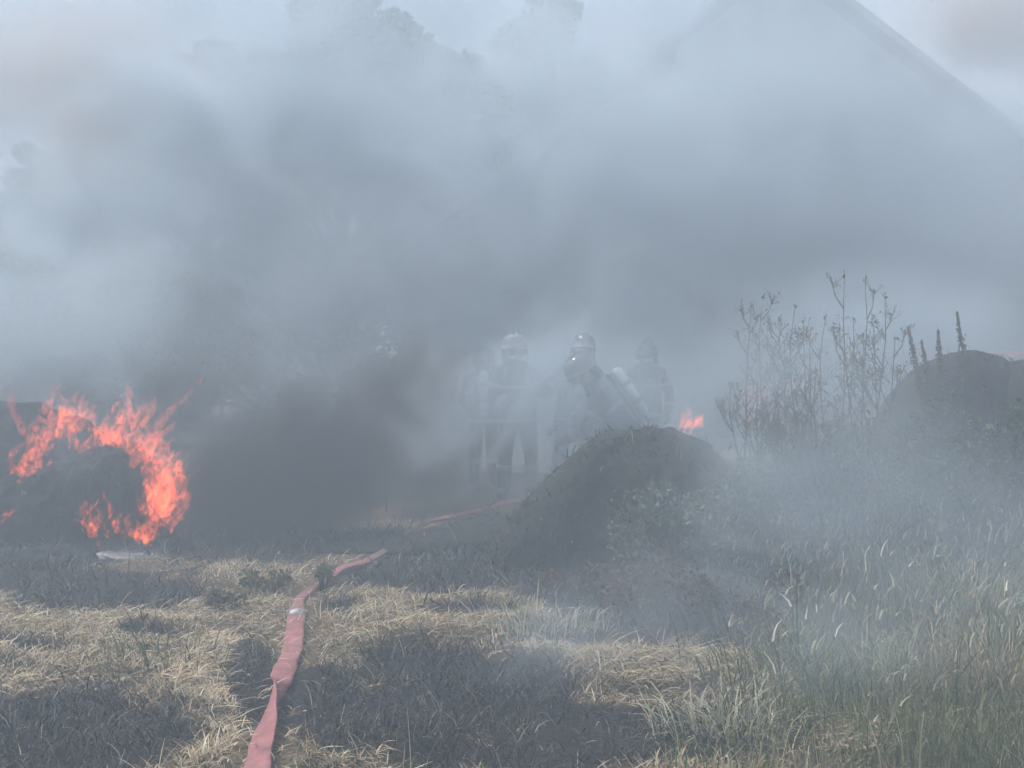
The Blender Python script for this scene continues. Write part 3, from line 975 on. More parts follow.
# shorter one beside, seen from behind
person(foot(484, 0, 13.5), stand(.0, (0, 0), dict(elL=(-.29, .05, 1.16), wrL=(-.2, .26, 1.05), elR=(.29, .05, 1.16), wrR=(.2, .26, 1.05)), .13, -1),
       'shorter firefighter at the far left of the crew, facing away into the smoke', (-.2, 1, 0), 'helmet', tank=True, scale=.93)
# tall one behind the crouching one, back to the camera
person(foot(574, 0, 12.3), stand(.10, (.0, .02), dict(elL=(-.33, .02, 1.18), wrL=(-.5, -.02, 1.28), elR=(.34, .1, 1.14), wrR=(.3, .3, 1.0)), .2, -1),
       'tall firefighter with his back turned, between the crouching one and the upright one', (-.3, 1, 0), 'helmet', tank=True, scale=1.0)
# bending forward, cylinder on the back, towards the left
JB = dict(pelvis=(.22, 0, .78), chest=(-.01, -.02, 1.12), neck=(-.12, -.04, 1.27), head=(-.19, -.05, 1.375), shL=(-.07, .19, 1.12), shR=(-.03, -.22, 1.12), hipL=(.20, .1, .74), hipR=(.20, -.1, .74),
          knL=(-.02, .16, .42), knR=(.08, -.18, .40), anL=(.10, .17, .105), anR=(.28, -.2, .105), toeL=(-.06, .19, .055), toeR=(.12, -.22, .055),
          elL=(-.25, .2, .90), wrL=(-.42, .06, .86), elR=(-.17, -.28, .87), wrR=(-.36, -.2, .76))
person(foot(602, 0, 11.1), JB, 'crouching firefighter with a shiny air cylinder across his back, behind the charred mound', (-1, -.15, -.15), 'helmet', tank=True, scale=1.04)
# farther one on the right
person(foot(646, 0, 14.2), stand(.02, (0, 0), None, .15), 'firefighter at the far right of the crew, orange hood under a pale helmet', (-.55, -.85, 0), 'helmet_pale', tank=True, scale=.98, hood=True)


# ------------------------------------------------------------------ trees, hedge
def leaf_cloud(mb_list, centers, rads, per, size, cols, wts, r2):
    n = sum(per)
    P = []
    for c, r, k in zip(centers, rads, per):
        d = r2.normal(size=(k, 3)); d /= np.linalg.norm(d, axis=1)[:, None]
        rr = r2.uniform(.35, 1.0, k) ** .6
        P.append(np.array(c) + d * rr[:, None] * np.array(r))
    P = np.concatenate(P)
    n = len(P)
    u = r2.normal(size=(n, 3)); u /= np.linalg.norm(u, axis=1)[:, None]
    w = r2.normal(size=(n, 3)); w -= (w * u).sum(1)[:, None] * u; w /= np.linalg.norm(w, axis=1)[:, None]
    s = size * r2.uniform(.6, 1.4, n)[:, None]
    V = np.stack([P - u * s, P - w * s * .55, P + u * s, P + w * s * .55], 1)
    return V, tints(n, cols, wts, .22)


def leaf_mesh(name, V, tint, mat, parent=None):
    n = len(V)
    me = bpy.data.meshes.new(name)
    fast_mesh(me, V.reshape(-1, 3), np.arange(n * 4), np.arange(n) * 4, None)
    at = me.attributes.new('tint', 'FLOAT_COLOR', 'POINT')
    cc = np.ones((n, 4, 4)); cc[:, :, :3] = tint[:, None]
    at.data.foreach_set('color', cc.reshape(-1).astype(np.float32))
    me.materials.append(mat)
    o = bpy.data.objects.new(name, me); COL.objects.link(o)
    if parent: o.parent = parent
    return o


def tree(px, d, top, width, label, seed, low=1.2, nleaf=26000, group='trees behind the smoke', lean=0):
    r2 = np.random.default_rng(seed); r3 = random.Random(seed)
    x0 = (px - CX) / F * d
    root = empty('tree', (x0, d, 0)); tag(root, label, 'tree', group)
    tr = MB()
    tr.loft([(0, 0, -.1), (.05, 0, top * .2), (.15 + lean * .3, .1, top * .5), (.1 + lean * .6, 0, top * .85)], [.28, .22, .15, .04], 10)
    cs, rs = [], []
    nb = 70
    for i in range(nb):
        t = (i + .5) / nb
        z = low + (top - low) * (t ** .85)
        env = math.sin(math.pi * min(1, .16 + .80 * (z - low) / (top - low))) ** .7
        a = r3.uniform(0, 6.28); rr = width * env * r3.uniform(.25, .95)
        c = (math.cos(a) * rr + lean * z / top, math.sin(a) * rr * .8, z + r3.uniform(-.5, .3))
        cs.append(c)
        q = r3.uniform(.3, .9) * (.55 + .5 * env)
        rs.append((q * 1.15, q * 1.1, q * .75))
        b0 = (.1 + lean * .4 * z / top, 0, max(.5, z - rr * .7 - .3))
        tr.loft([b0, ((b0[0] + c[0]) / 2, c[1] / 2, (b0[2] + c[2]) / 2 + .15), c], [.07, .045, .012], 6)
    tr.build('trunk', M['bark'], root)
    w = np.array([r[0] ** 2 for r in rs]); per = (w / w.sum() * nleaf).astype(int)
    V, tt = leaf_cloud(None, cs, rs, per, .10, [(.045, .075, .022), (.06, .095, .03), (.035, .058, .02), (.085, .11, .04)], [3, 3, 3, 1], r2)
    leaf_mesh('crown', V, tt, M['blade'], root)
    return root


tree(40, 27, 6.6, 2.6, 'low rounded tree at the left edge, its top below the pale sky', 1, .6)
tree(200, 26, 8.6, 2.7, 'middling tree whose leafy edge meets the brown smoke on the left', 2, .6, 38000)
tree(335, 25, 10.4, 3.3, 'tallest tree, its crown running out of the top of the photo', 3, .8, 32000)
tree(555, 25.5, 9.8, 2.3, 'tree close to the barn roof, right of the bright gap of sky', 4, .8)
tree(445, 27, 8.9, 2.2, 'lower tree filling the dip below the bright gap of sky', 5, .6)

# hedge behind
r2 = np.random.default_rng(77)
cs, rs = [], []
for i in range(90):
    cs.append((r2.uniform(-18, 4), r2.uniform(-.7, .7), r2.uniform(.3, 2.6))); q = r2.uniform(.6, 1.1); rs.append((q * 1.2, q * .9, q * .8))
V, tt = leaf_cloud(None, cs, rs, [420] * 90, .10, [(.045, .075, .022), (.06, .09, .03), (.03, .05, .02)], [3, 3, 3], r2)
hroot = empty('hedge', (0, 29.5, 0)); tag(hroot, 'long dark hedge under the trees, almost lost in the smoke', 'hedge')
leaf_mesh('foliage', V, tt, M['blade'], hroot)
hs = MB()
for i in range(40):
    xx = -18 + 22 * i / 39 + r2.uniform(-.2, .2)
    hs.loft([(xx, 0, -.1), (xx + r2.uniform(-.2, .2), r2.uniform(-.3, .3), 1.2), (xx + r2.uniform(-.5, .5), r2.uniform(-.5, .5), 2.4)], [.05, .035, .01], 5)
hs.build('stems', M['bark'], hroot)


# ------------------------------------------------------------------ barn
def barn():
    D = 22.0
    ap = W(780, -36, D); slope = .77
    half = 7.7; eave = ap.z - half * slope
    root = empty('barn', (ap.x, D, 0)); tag(root, 'big gabled barn with a pale verge, its front veiled by smoke', 'barn')
    L_ = 22.0; a = ap.z
    wl = MB(); hw = half - .35
    ez = a - hw * slope - .12
    fr = [(-hw, 0, 0), (hw, 0, 0), (hw, 0, ez), (0, 0, a - .12), (-hw, 0, ez)]
    bk = [(p[0], L_, p[2]) for p in fr]
    wl.add(fr + bk, [(0, 1, 2, 3, 4), (9, 8, 7, 6, 5), (0, 5, 6, 1), (1, 6, 7, 2), (4, 9, 5, 0), (2, 7, 8, 3), (3, 8, 9, 4)])
    wl.build('wall', M['boards'], root, smooth=False)
    th = .16
    for sg in (-1, 1):
        rf = MB()
        e0 = Vector((sg * half, -.45, a - half * slope)); r0 = Vector((0.0, -.45, a))
        off = Vector((0, 0, th)); ly = Vector((0, L_ + .9, 0))
        vs = [r0, e0, e0 + ly, r0 + ly, r0 + off, e0 + off, e0 + off + ly, r0 + off + ly]
        rf.add(vs, [(0, 1, 2, 3), (7, 6, 5, 4), (0, 4, 5, 1), (1, 5, 6, 2), (2, 6, 7, 3), (3, 7, 4, 0)])
        ro = rf.build('roof', M['roof'], root, smooth=False)
        fb = MB()
        n_ = Vector((0, -.03, 0))
        dn = Vector((0, 0, -.02))
        vs = [r0 + off * 1.05 + n_, e0 + off * 1.05 + n_, e0 + dn + n_, r0 + dn + n_]
        vs += [p + Vector((0, .026, 0)) for p in vs]
        fb.add(vs, [(0, 1, 2, 3), (7, 6, 5, 4), (0, 4, 5, 1), (1, 5, 6, 2), (2, 6, 7, 3), (3, 7, 4, 0)])
        fb.build('verge_board', M['fascia'], ro, smooth=False)
    # big doors and a hatch
    for sg in (-1, 1):
        db = MB(); db.box((sg * 1.08, -.05, 1.9), (2.1, .08, 3.7))
        for zz in (.3, 1.9, 3.5): db.box((sg * 1.08, -.105, zz), (2.0, .03, .14))
        db.build('door', M['boards'], root, smooth=False)
    hb = MB(); hb.box((0, -.05, 6.0), (1.3, .08, 1.3)); hb.build('hatch', M['roof'], root, smooth=False)


barn()


# ------------------------------------------------------------------ red service van
def van():
    D = 19.0
    c = W(885, 0, D)
    root = empty('service_van', (c.x, D, 0)); root.scale = (1, 1, .88); tag(root, 'red van with a pale side stripe, mostly hidden behind the tall weeds', 'van')
    hl, hw2 = 2.35, .92
    side = [(-hl, .45), (-hl, 1.05), (-hl + .1, 1.22), (-hl + .75, 1.32), (-hl + 1.25, 1.88), (-hl + 1.5, 1.95), (hl - .2, 1.95), (hl - .04, 1.85), (hl, 1.2), (hl, .45)]
    bd = MB(); n = len(side)
    rows = []
    for yy, ins in ((-hw2, .0), (-hw2 - .0, .0)):
        pass
    vs = []
    for yy in (-1, 1):
        for (x_, z_) in side:
            inset = .10 * max(0, (z_ - 1.25)) / .7
            vs.append((x_, yy * (hw2 - inset), z_))
    fs = [tuple(range(n)), tuple(reversed(range(n, 2 * n)))]
    for i in range(n):
        j = (i + 1) % n; fs.append((i, i + n, j + n, j))
    bd.add(vs, fs); bd.build('body', M['paint_red'], root, smooth=False, bevel=.05)
    sb = MB(); sb.box((0, -hw2 - .012, 1.22), (4.5, .012, .16)); sb.build('side_stripe', M['paint_white'], root, smooth=False)
    pn = MB(); pn.box((.75, -hw2 + .035, 1.58), (.55, .02, .34), Matrix.Rotation(-.14, 3, 'X')); pn.build('side_panel', M['paint_white'], root, smooth=False)
    for x0, w in ((-.55, .75), (-1.22 + .1, .3), (1.65, .75)):
        wb = MB(); wb.box((x0, -hw2 + .035, 1.58), (w, .02, .40), Matrix.Rotation(-.14, 3, 'X')); wb.build('window', M['glass'], root, smooth=False)
    ws = MB(); ws.box((-hl + .97, 0, 1.62), (.02, 1.4, .6), Matrix.Rotation(.72, 3, 'Y')); ws.build('windscreen', M['glass'], root, smooth=False)
    for x0 in (-1.45, 1.4):
        for sg in (-1, 1):
            w_ = MB(); w_.loft([(x0, sg * .78, .34), (x0, sg * .8, .34), (x0, sg * .93, .34), (x0, sg * .95, .34)], [.30, .34, .34, .30], 24); wo = w_.build('wheel', M['tyre'], root)
            r_ = MB(); r_.loft([(x0, sg * .945, .34), (x0, sg * .962, .34)], [.2, .17], 20); r_.build('rim', M['alu'], wo)
    for sg in (-1, 1):
        hb = MB(); hb.box((-hl - .01, sg * .68, .95), (.05, .32, .16)); hb.build('headlight', M['paint_white'], root, smooth=False, bevel=.02)
    br = MB(); br.box((-hl + 1.9, 0, 2.01), (.3, 1.1, .1)); br.build('light_bar', M['visor'], root, smooth=False, bevel=.02)
    mr = MB(); mr.box((-hl + 1.0, -hw2 - .12, 1.4), (.1, .16, .2)); mr.build('mirror', M['black'], root, smooth=False, bevel=.02)


van()


# ------------------------------------------------------------------ tall weeds
def weed(px, topy, d, label, seed, branches=9, spread=.30, lean=0.0, spike=False, base_off=0.0):
    r3 = random.Random(seed)
    tip = W(px, topy, d)
    bx = tip.x - lean
    g = gz1(bx, d)
    root = empty('dock_plant' if spike else 'tall_weed', (bx, d, g))
    H = tip.z - g
    tag(root, label, 'weed', 'spiky dock stems by the dark bale' if spike else 'bare tall weeds before the smoke')
    st = MB(); sd = MB()
    bend = r3.uniform(-.04, .04)
    w1, w2, a1_ = r3.uniform(0, 6.28), r3.uniform(7, 12), r3.uniform(.006, .022)
    main = [Vector((lean * t ** 1.5 + bend * math.sin(t * 5) + a1_ * math.sin(w1 + t * w2) * t, r3.uniform(-.01, .01), H * t)) for t in np.linspace(0, 1, 8)]
    st.loft(main, list(np.linspace(.010, .0028, 8)), 6)

    def head(p, dirv, n, sz):
        for _ in range(n):
            q = p + Vector((r3.gauss(0, sz), r3.gauss(0, sz), r3.gauss(0, sz * 1.3)))
            a, f = ico(q, (sz * .75, sz * .75, sz * 1.15), 1); sd.add(a, f)
    if spike:
        for k in range(300):
            t = 1 - .27 * r3.random() ** 1.25
            i = min(6, int(t * 7)); p = main[i].lerp(main[i + 1], t * 7 - i)
            w = .015 * (.12 + min(1, (1 - t) / .16) * .9) * (.75 + .5 * math.sin(t * 160) ** 2)
            q = p + Vector((r3.gauss(0, w), r3.gauss(0, w), 0))
            a, f = ico(q, (.0065, .0065, .010), 1); sd.add(a, f)
        for k in range(4):
            t = r3.uniform(.55, .7); i = min(6, int(t * 7)); p = main[i]
            st.loft([p, p + Vector((r3.uniform(-.12, .12), r3.uniform(-.1, .1), .12))], [.004, .002], 5)
    else:
        for k in range(branches):
            t = r3.uniform(.28, .93); i = min(6, int(t * 7)); p = main[i].lerp(main[i + 1], t * 7 - i)
            sg = r3.choice((-1, 1)); ln = spread * (1.15 - t * .7) * r3.uniform(.6, 1.25)
            dv = Vector((sg * r3.uniform(.3, .6), r3.uniform(-.5, .5), 1)).normalized()
            q1 = p + dv * ln * .5 + Vector((sg * .02, 0, 0)); q2 = q1 + (dv + Vector((0, 0, .7))).normalized() * ln * .6
            st.loft([p, q1, q2], [.005, .0038, .002], 5)
            head(q2, dv, 4, .007)
            for _ in range(6):
                tt = r3.uniform(.2, .95); pp = q1.lerp(q2, tt)
                e2 = pp + Vector((r3.uniform(-.07, .07), r3.uniform(-.05, .05), r3.uniform(.02, .09)))
                st.loft([pp, e2], [.0026, .0016], 4); head(e2, dv, 2, .006)
        head(main[-1], Vector((0, 0, 1)), 5, .008)
        # dry narrow leaves
        for _ in range(34):
            t = r3.uniform(.1, .97); i = min(6, int(t * 7)); p = main[i]
            dv = Vector((r3.uniform(-1, 1), r3.uniform(-1, 1), r3.uniform(-.3, .6))).normalized(); s = dv.cross(Vector((0, 0, 1))).normalized() * .009
            q = p + dv * r3.uniform(.06, .15)
            m_ = p.lerp(q, .5) + Vector((0, 0, .01))
            sd.add([p, m_ - s, q + Vector((0, 0, -.03)), m_ + s], [(0, 1, 2, 3)])
    st.build('stem', M['stem'], root)
    sd.build('foliage', M['seed'], root)  # seed heads, plus narrow dry leaves on the branching weeds
    return root


WL = [(745, 304, 7.7, -.02, 'bare weed farthest left in the clump, arching tip', 9), (763, 296, 7.9, .03, 'tall bare weed second from the left of the clump', 11),
      (778, 318, 7.6, .02, 'short weed between the two tall left ones and the forked weed', 9), (798, 306, 7.8, .05, 'forked weed with knobby twigs left of the middle', 12),
      (815, 336, 7.4, .04, 'lower weed in front of the van bonnet', 9), (828, 318, 8.0, .08, 'slim weed leaning right in the middle of the clump', 8),
      (846, 276, 7.7, -.05, 'tallest weed of the clump, tip curling left', 10), (862, 280, 7.9, -.03, 'second tallest weed, beside the tallest one', 8),
      (882, 296, 7.7, .05, 'weed right of the tallest pair, with a hooked tip', 7), (893, 338, 7.5, .06, 'short weed just left of the dock spikes', 7), (868, 334, 7.3, .02, 'low weed under the tallest pair', 8),
      (732, 385, 7.4, -.1, 'low outlying weed beside the charred mound', 7), (756, 352, 7.2, -.03, 'mid height weed in front of the leftmost ones', 8), (838, 350, 7.1, -.02, 'mid height weed before the van stripe', 8),
      (770, 330, 8.2, -.06, 'thin weed behind the two tall left ones', 8), (788, 342, 8.3, .03, 'thin weed behind the forked weed', 8), (806, 322, 8.4, -.04, 'straight thin weed left of the slim leaning one', 7),
      (852, 318, 8.3, .05, 'thin weed behind the tallest pair', 8), (874, 318, 8.5, -.05, 'thin weed between the tallest pair and the hooked one', 7), (822, 372, 7.0, .05, 'low bushy weed at the foot of the clump', 10), (778, 372, 7.0, -.06, 'low bushy weed under the forked weed', 10)]
for i, (a, b2, d, ln, lab, nb) in enumerate(WL): weed(a, b2, d, lab, 100 + i, nb, .32, ln)
SP = [(904, 327, 7.9, -.26, 'leftmost dock spike, leaning left'), (916, 341, 8.0, -.22, 'shorter dock spike beside the leftmost one'), (940, 330, 8.2, -.12, 'slim dock spike third from the left'), (952, 312, 8.3, -.18, 'tallest dock spike, over the round topped bale')]
for i, (a, b2, d, ln, lab) in enumerate(SP): weed(a, b2, d, lab, 200 + i, 0, .3, ln, True)


# ------------------------------------------------------------------ bushes
def bush(px, base_py, w, h, dep, n, size, cols, wts, label, seed, group=None, name='bush', lumps=9):
    r2 = np.random.default_rng(seed)
    p = G(px, base_py)
    root = empty(name, (p.x, p.y, 0)); tag(root, label, 'bush', group)
    cs, rs = [], []
    st = MB()
    for i in range(lumps):
        c = (r2.uniform(-w, w) * .75, r2.uniform(-dep, dep) * .7, h * r2.uniform(.2, .82)); q = r2.uniform(.26, .42)
        cs.append(c); rs.append((w * q * 1.1, dep * q * 1.2, h * q * .8))
    for i in range(lumps * 3):
        c = cs[i % lumps]
        e = (c[0] + r2.normal(0, w * .22), c[1] + r2.normal(0, dep * .2), min(h * 1.1, c[2] + r2.uniform(0, h * .35)))
        st.loft([(c[0] * .35, c[1] * .35, -.02), ((c[0] + e[0]) * .33, (c[1] + e[1]) * .33, e[2] * .55), e], [.009, .006, .002], 5)
    V, tt = leaf_cloud(None, cs, rs, [n // lumps] * lumps, size, cols, wts, r2)
    V[:, :, 2] = np.maximum(V[:, :, 2], .01)
    st.build('stems', M['stem'], root)
    leaf_mesh('foliage', V, tt, M['blade'], root)


DG = [(.035, .055, .022), (.055, .075, .032), (.09, .11, .055), (.2, .23, .16)]
bush(690, 588, .62, .78, .35, 2600, .026, DG, [3, 4, 2, 1.1], 'leafy bramble with pale glinting leaves against the charred mound', 1, 'leafy bushes on the right', 'bramble_bush', 14)
bush(770, 600, .55, .92, .4, 3600, .024, DG, [4, 4, 2, .4], 'dark bush under the leftmost bare weeds', 2, 'leafy bushes on the right')
bush(860, 580, .8, 1.22, .45, 4600, .024, DG, [4, 4, 2, .3], 'widest dark bush, below the tallest weeds', 3, 'leafy bushes on the right', lumps=14)
bush(965, 590, .75, 1.3, .4, 6000, .024, DG, [4, 4, 2, .3], 'dark bush in front of the two dark bales', 4, 'leafy bushes on the right', lumps=12)
RD = [(.11, .055, .042), (.085, .05, .04), (.14, .085, .06), (.06, .045, .035)]
bush(665, 625, .42, .40, .3, 1700, .018, RD, [3, 3, 2, 2], 'reddish brown withered shrub below the bramble', 5, 'withered brown shrubs', 'withered_shrub')
bush(735, 640, .40, .45, .3, 1700, .018, RD, [3, 3, 2, 2], 'withered brown shrub at the edge of the tall grass', 6, 'withered brown shrubs', 'withered_shrub')
bush(590, 600, .35, .26, .25, 1000, .016, RD, [3, 3, 2, 3], 'low withered shrub at the foot of the charred mound', 7, 'withered brown shrubs', 'withered_shrub')
bush(228, 612, .16, .16, .12, 420, .014, RD + GREEN, [1, 1, 1, 2, 2, 2, 2, 1], 'tiny dusty plant in the tan straw left of the hose', 8, 'small dusty plants', 'small_plant', 5)
bush(268, 592, .20, .14, .12, 420, .014, RD + GREEN, [1, 1, 1, 2, 2, 2, 2, 1], 'low dusty plant at the end of the bare tan ground', 9, 'small dusty plants', 'small_plant', 5)
bush(322, 590, .10, .18, .08, 260, .013, GREEN, [2, 2, 3, 1], 'small green plant where the hose vanishes', 10, 'small dusty plants', 'small_plant', 4)


# ------------------------------------------------------------------ smoke and haze
def haze():
    mb = MB(); mb.box((0, 45, 4.85), (184, 176, 11.9))
    o = mb.build('haze', [], smooth=False)
    m, nt, N, L = newmat('haze_air')
    out = N.new('ShaderNodeOutputMaterial'); v = N.new('ShaderNodeVolumePrincipled')
    v.inputs['Color'].default_value = (.74, .85, .95, 1); v.inputs['Density'].default_value = HAZE_D
    v.inputs['Anisotropy'].default_value = .0
    L.new(v.outputs[0], out.inputs['Volume'])
    o.data.materials.append(m)
    tag(o, 'thin smoky haze filling the air over the whole field', 'haze', kind='stuff')


HAZE_D = .037
haze()


def smoke(c, r, dens, col, label, scale=.6, lo=.38, hi=.66, seed=0, rot=0.0, soft=.8, aniso=.2, step=1.4, dist=.8, absorb=None):
    bm = bmesh.new(); bmesh.ops.create_icosphere(bm, subdivisions=3, radius=1)
    me = bpy.data.meshes.new('smoke'); bm.to_mesh(me); bm.free()
    o = bpy.data.objects.new('smoke', me); COL.objects.link(o)
    o.location = c; o.scale = r; o.rotation_euler = (0, rot, 0)
    m, nt, N, L = newmat('smoke_volume')
    out = N.new('ShaderNodeOutputMaterial'); v = N.new('ShaderNodeVolumePrincipled')
    v.inputs['Color'].default_value = (*col, 1); v.inputs['Anisotropy'].default_value = aniso
    tc = N.new('ShaderNodeTexCoord')
    gp = N.new('ShaderNodeNewGeometry'); ad = N.new('ShaderNodeVectorMath'); ad.operation = 'ADD'
    ad.inputs[1].default_value = (seed * 13.7, seed * 5.1, seed * 3.3); L.new(gp.outputs['Position'], ad.inputs[0])
    nz = N.new('ShaderNodeTexNoise'); nz.inputs['Scale'].default_value = scale; nz.inputs['Detail'].default_value = 4.0
    nz.inputs['Roughness'].default_value = .62; nz.inputs['Distortion'].default_value = dist
    L.new(ad.outputs[0], nz.inputs['Vector'])
    # ragged outline: the falloff itself is pushed about by the noise
    sb = N.new('ShaderNodeVectorMath'); sb.operation = 'MULTIPLY_ADD'
    sb.inputs[1].default_value = (1.1, 1.1, 1.1); sb.inputs[2].default_value = (-.55, -.55, -.55)
    L.new(nz.outputs['Color'], sb.inputs[0])
    a2 = N.new('ShaderNodeVectorMath'); a2.operation = 'ADD'; L.new(tc.outputs['Object'], a2.inputs[0]); L.new(sb.outputs[0], a2.inputs[1])
    ln = N.new('ShaderNodeVectorMath'); ln.operation = 'LENGTH'; L.new(a2.outputs[0], ln.inputs[0])
    fo = N.new('ShaderNodeMapRange'); fo.interpolation_type = 'SMOOTHSTEP'
    fo.inputs[1].default_value = .84; fo.inputs[2].default_value = .84 - soft; fo.inputs[3].default_value = 0; fo.inputs[4].default_value = 1
    L.new(ln.outputs['Value'], fo.inputs[0])
    rp = N.new('ShaderNodeMapRange'); rp.inputs[1].default_value = lo; rp.inputs[2].default_value = hi
    L.new(nz.outputs['Fac'], rp.inputs[0])
    m1 = N.new('ShaderNodeMath'); m1.operation = 'MULTIPLY'; L.new(fo.outputs[0], m1.inputs[0]); L.new(rp.outputs[0], m1.inputs[1])
    m2 = N.new('ShaderNodeMath'); m2.operation = 'MULTIPLY'; L.new(m1.outputs[0], m2.inputs[0]); m2.inputs[1].default_value = dens
    L.new(m2.outputs[0], v.inputs['Density'])
    L.new(v.outputs[0], out.inputs['Volume'])
    m.cycles.volume_step_rate = step
    me.materials.append(m)
    tag(o, label, 'smoke', kind='stuff')


WHITE = (.73, .82, .89); BROWN = (.72, .68, .68); DARK = (.10, .10, .105); GREY = (.56, .61, .67); BLUE = (.67, .755, .825)
S = [
    # c(px,py,d), radii, density, colour, label, noise scale, seed, lo, hi
    ((300, 475, 9.9), (1.5, .9, 1.05), 11.0, DARK, 'dark smoke rolling off the ground between the flames and the firefighters', .9, 2, .32, .58),
    ((212, 500, 9.9), (1.15, .8, .95), 6.0, DARK, 'dark smoke drifting right from the burning bale', 1.1, 3, .32, .60),
    ((425, 430, 11.5), (1.25, .8, 1.35), 5.0, DARK, 'thinner dark smoke leaning towards the firefighters', .8, 20, .34, .62),
    ((140, 400, 12.6), (2.4, .8, 1.1), 4.0, DARK, 'dark smoke behind the burning bale', .8, 22, .34, .62),
    ((370, 310, 13), (2.6, 1.4, 2.0), 2.0, GREY, 'grey smoke climbing above the dark smoke', .6, 14, .38, .62),
    ((300, 140, 15), (4.6, 2.5, 3.4), 2.8, BLUE, 'pale smoke rising in the middle left of the photo', .8, 4, .38, .62),
    ((590, 200, 14), (4.2, 2.4, 3.2), 2.8, BLUE, 'grey white smoke hanging over the firefighters', .8, 5, .36, .62),
    ((830, 200, 15), (4.8, 2.6, 3.9), 2.6, BLUE, 'pale smoke veiling the barn front', .75, 6, .36, .62),
    ((870, 560, 6.3), (2.1, 1.3, 1.1), 1.6, BLUE, 'thin smoke drifting through the tall grass', .7, 7, .34, .64),
    ((95, 90, 16), (2.9, 1.8, 2.2), 3.4, BROWN, 'brownish smoke billow at the upper left', .7, 8, .36, .60),
    ((985, 20, 15), (2.2, 1.6, 1.5), 2.6, BROWN, 'brownish smoke billow at the upper right', .7, 9, .34, .62),
    ((560, 415, 10.9), (2.1, .8, 1.4), 4.0, BLUE, 'smoke veil in front of the firefighters', .8, 10, .16, .60),
    ((600, 400, 15.4), (3.4, .9, 2.0), 5.0, WHITE, 'bright smoke bank behind the firefighters', .6, 23, .28, .60),
    ((120, 570, 8.8), (1.3, .5, .35), 1.5, WHITE, 'low white smoke creeping over the ash', 1.8, 11, .38, .66),
    ((30, 310, 12), (2.7, 1.6, 1.6), 2.4, WHITE, 'pale smoke column over the burning bale', .6, 12, .38, .62),
    ((600, 640, 5.4), (1.1, .8, .6), 1.0, WHITE, 'faint smoke wisp over the straw in the foreground', 1.1, 13, .38, .66),
    ((800, 400, 6.6), (1.5, .8, 1.0), 1.3, BLUE, 'thin smoke drifting in front of the tall weeds', .9, 17, .30, .66),
    ((860, 660, 5.0), (1.4, .6, .8), .9, BLUE, 'thin smoke low over the nearest tall grass', 1.0, 18, .30, .66),
    ((720, 30, 17), (4.0, 1.6, 2.4), 1.9, BLUE, 'pale smoke blurring the barn ridge', .5, 19, .30, .66),
    ((100, 200, 21), (3.6, 1.4, 2.2), 4.0, WHITE, 'pale smoke before the low trees on the left', .5, 24, .24, .60),
    ((545, 45, 22), (2.4, 1.2, 1.7), 1.6, WHITE, 'smoke thinning in front of the tree by the barn', .6, 25, .34, .62),
    ((990, 190, 17), (2.6, 1.2, 2.4), 3.0, BLUE, 'smoke sliding past the right slope of the barn', .6, 26, .34, .60),
    ((105, 440, 8.85), (1.1, .35, .65), 0.7, GREY, 'thin grey smoke curling across the flames', 1.3, 27, .36, .64),
    ((900, 350, 12), (2.7, 1.1, 1.4), 2.9, BLUE, 'smoke bank hiding the red van', .7, 15, .32, .64),
    ((300, 40, 32), (24, 4.0, 9.0), 1.4, WHITE, 'broad smoke bank behind the trees', .22, 16, .30, .62),
]
for i, (c, r, dn, colr, lab, sc_, sd_, lo_, hi_) in enumerate(S):
    smoke(W(*c), r, dn, colr, lab, scale=sc_, seed=sd_, lo=lo_, hi=hi_)

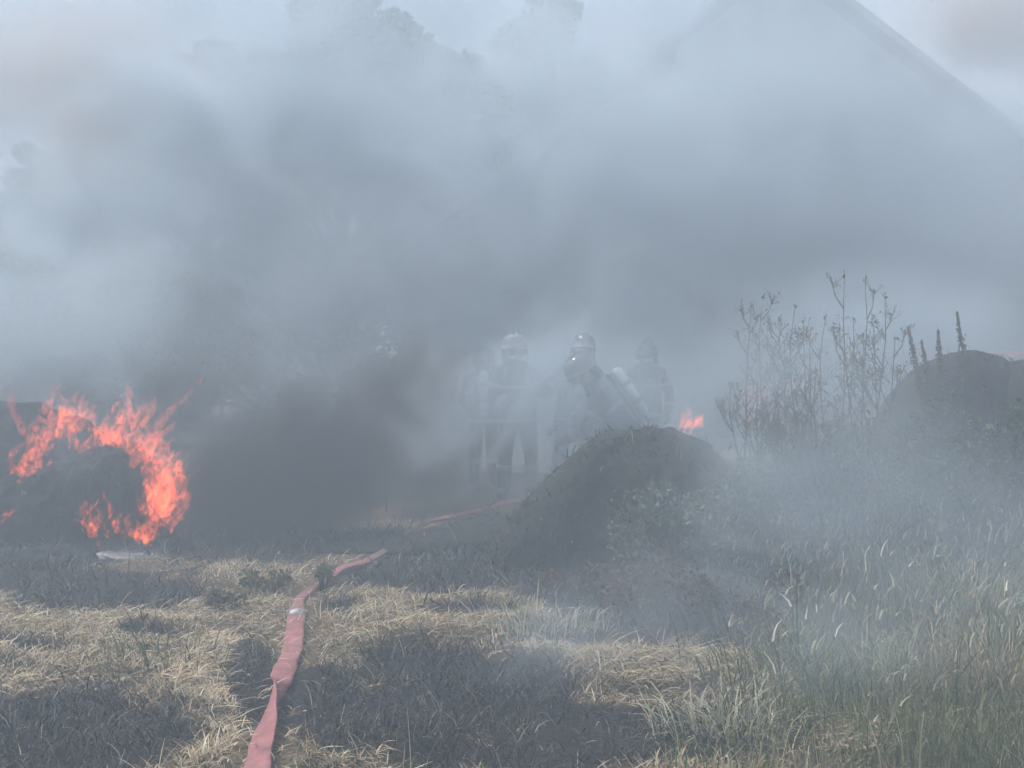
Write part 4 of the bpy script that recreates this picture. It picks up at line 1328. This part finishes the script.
# ------------------------------------------------------------------ light
EL, SUNV = None, Vector((-.45, .25, .86)).normalized()   # towards the sun
el = math.asin(SUNV.z); az = math.atan2(SUNV.x, SUNV.y)   # azimuth clockwise from +Y
sun_d = bpy.data.lights.new('sun', 'SUN'); sun_d.energy = 5.0; sun_d.angle = R(.53); sun_d.color = (1.0, .97, .93)
sun = bpy.data.objects.new('sun', sun_d); COL.objects.link(sun)
sun.rotation_euler = (-SUNV).to_track_quat('-Z', 'Y').to_euler()
sun.location = (0, 0, 30)
wd = bpy.data.worlds.new('World'); scene.world = wd; wd.use_nodes = True
nt = wd.node_tree; nt.nodes.clear()
out = nt.nodes.new('ShaderNodeOutputWorld'); bg = nt.nodes.new('ShaderNodeBackground'); sky = nt.nodes.new('ShaderNodeTexSky')
sky.sky_type = 'NISHITA'; sky.sun_disc = False; sky.sun_elevation = el; sky.sun_rotation = az
sky.dust_density = 2.0; sky.air_density = 1.0
bg.inputs['Strength'].default_value = .15
tcw = nt.nodes.new('ShaderNodeTexCoord'); nzw = nt.nodes.new('ShaderNodeTexNoise'); nzw.inputs['Scale'].default_value = 3.2; nzw.inputs['Detail'].default_value = 5
nt.links.new(tcw.outputs['Generated'], nzw.inputs['Vector'])
mrw = nt.nodes.new('ShaderNodeMapRange'); mrw.inputs[1].default_value = .42; mrw.inputs[2].default_value = .62; mrw.inputs[3].default_value = .15; mrw.inputs[4].default_value = .85
nt.links.new(nzw.outputs['Fac'], mrw.inputs[0])
mxw = nt.nodes.new('ShaderNodeMix'); mxw.data_type = 'RGBA'; mxw.inputs[7].default_value = (5.9, 5.9, 6.2, 1)
nt.links.new(mrw.outputs[0], mxw.inputs[0]); nt.links.new(sky.outputs[0], mxw.inputs[6]); nt.links.new(mxw.outputs[2], bg.inputs['Color']); nt.links.new(bg.outputs[0], out.inputs['Surface'])

scene.view_settings.view_transform = 'Standard'
scene.view_settings.look = 'None'
scene.view_settings.exposure = 0.05
scene.view_settings.gamma = 1.0
cy = scene.cycles
cy.volume_bounces = 3
cy.use_adaptive_sampling = True
cy.adaptive_threshold = .075
cy.adaptive_min_samples = 16
cy.max_bounces = 6
cy.diffuse_bounces = 1
cy.glossy_bounces = 1
cy.transmission_bounces = 2
cy.transparent_max_bounces = 48
cy.volume_max_steps = 64
cy.use_denoising = True
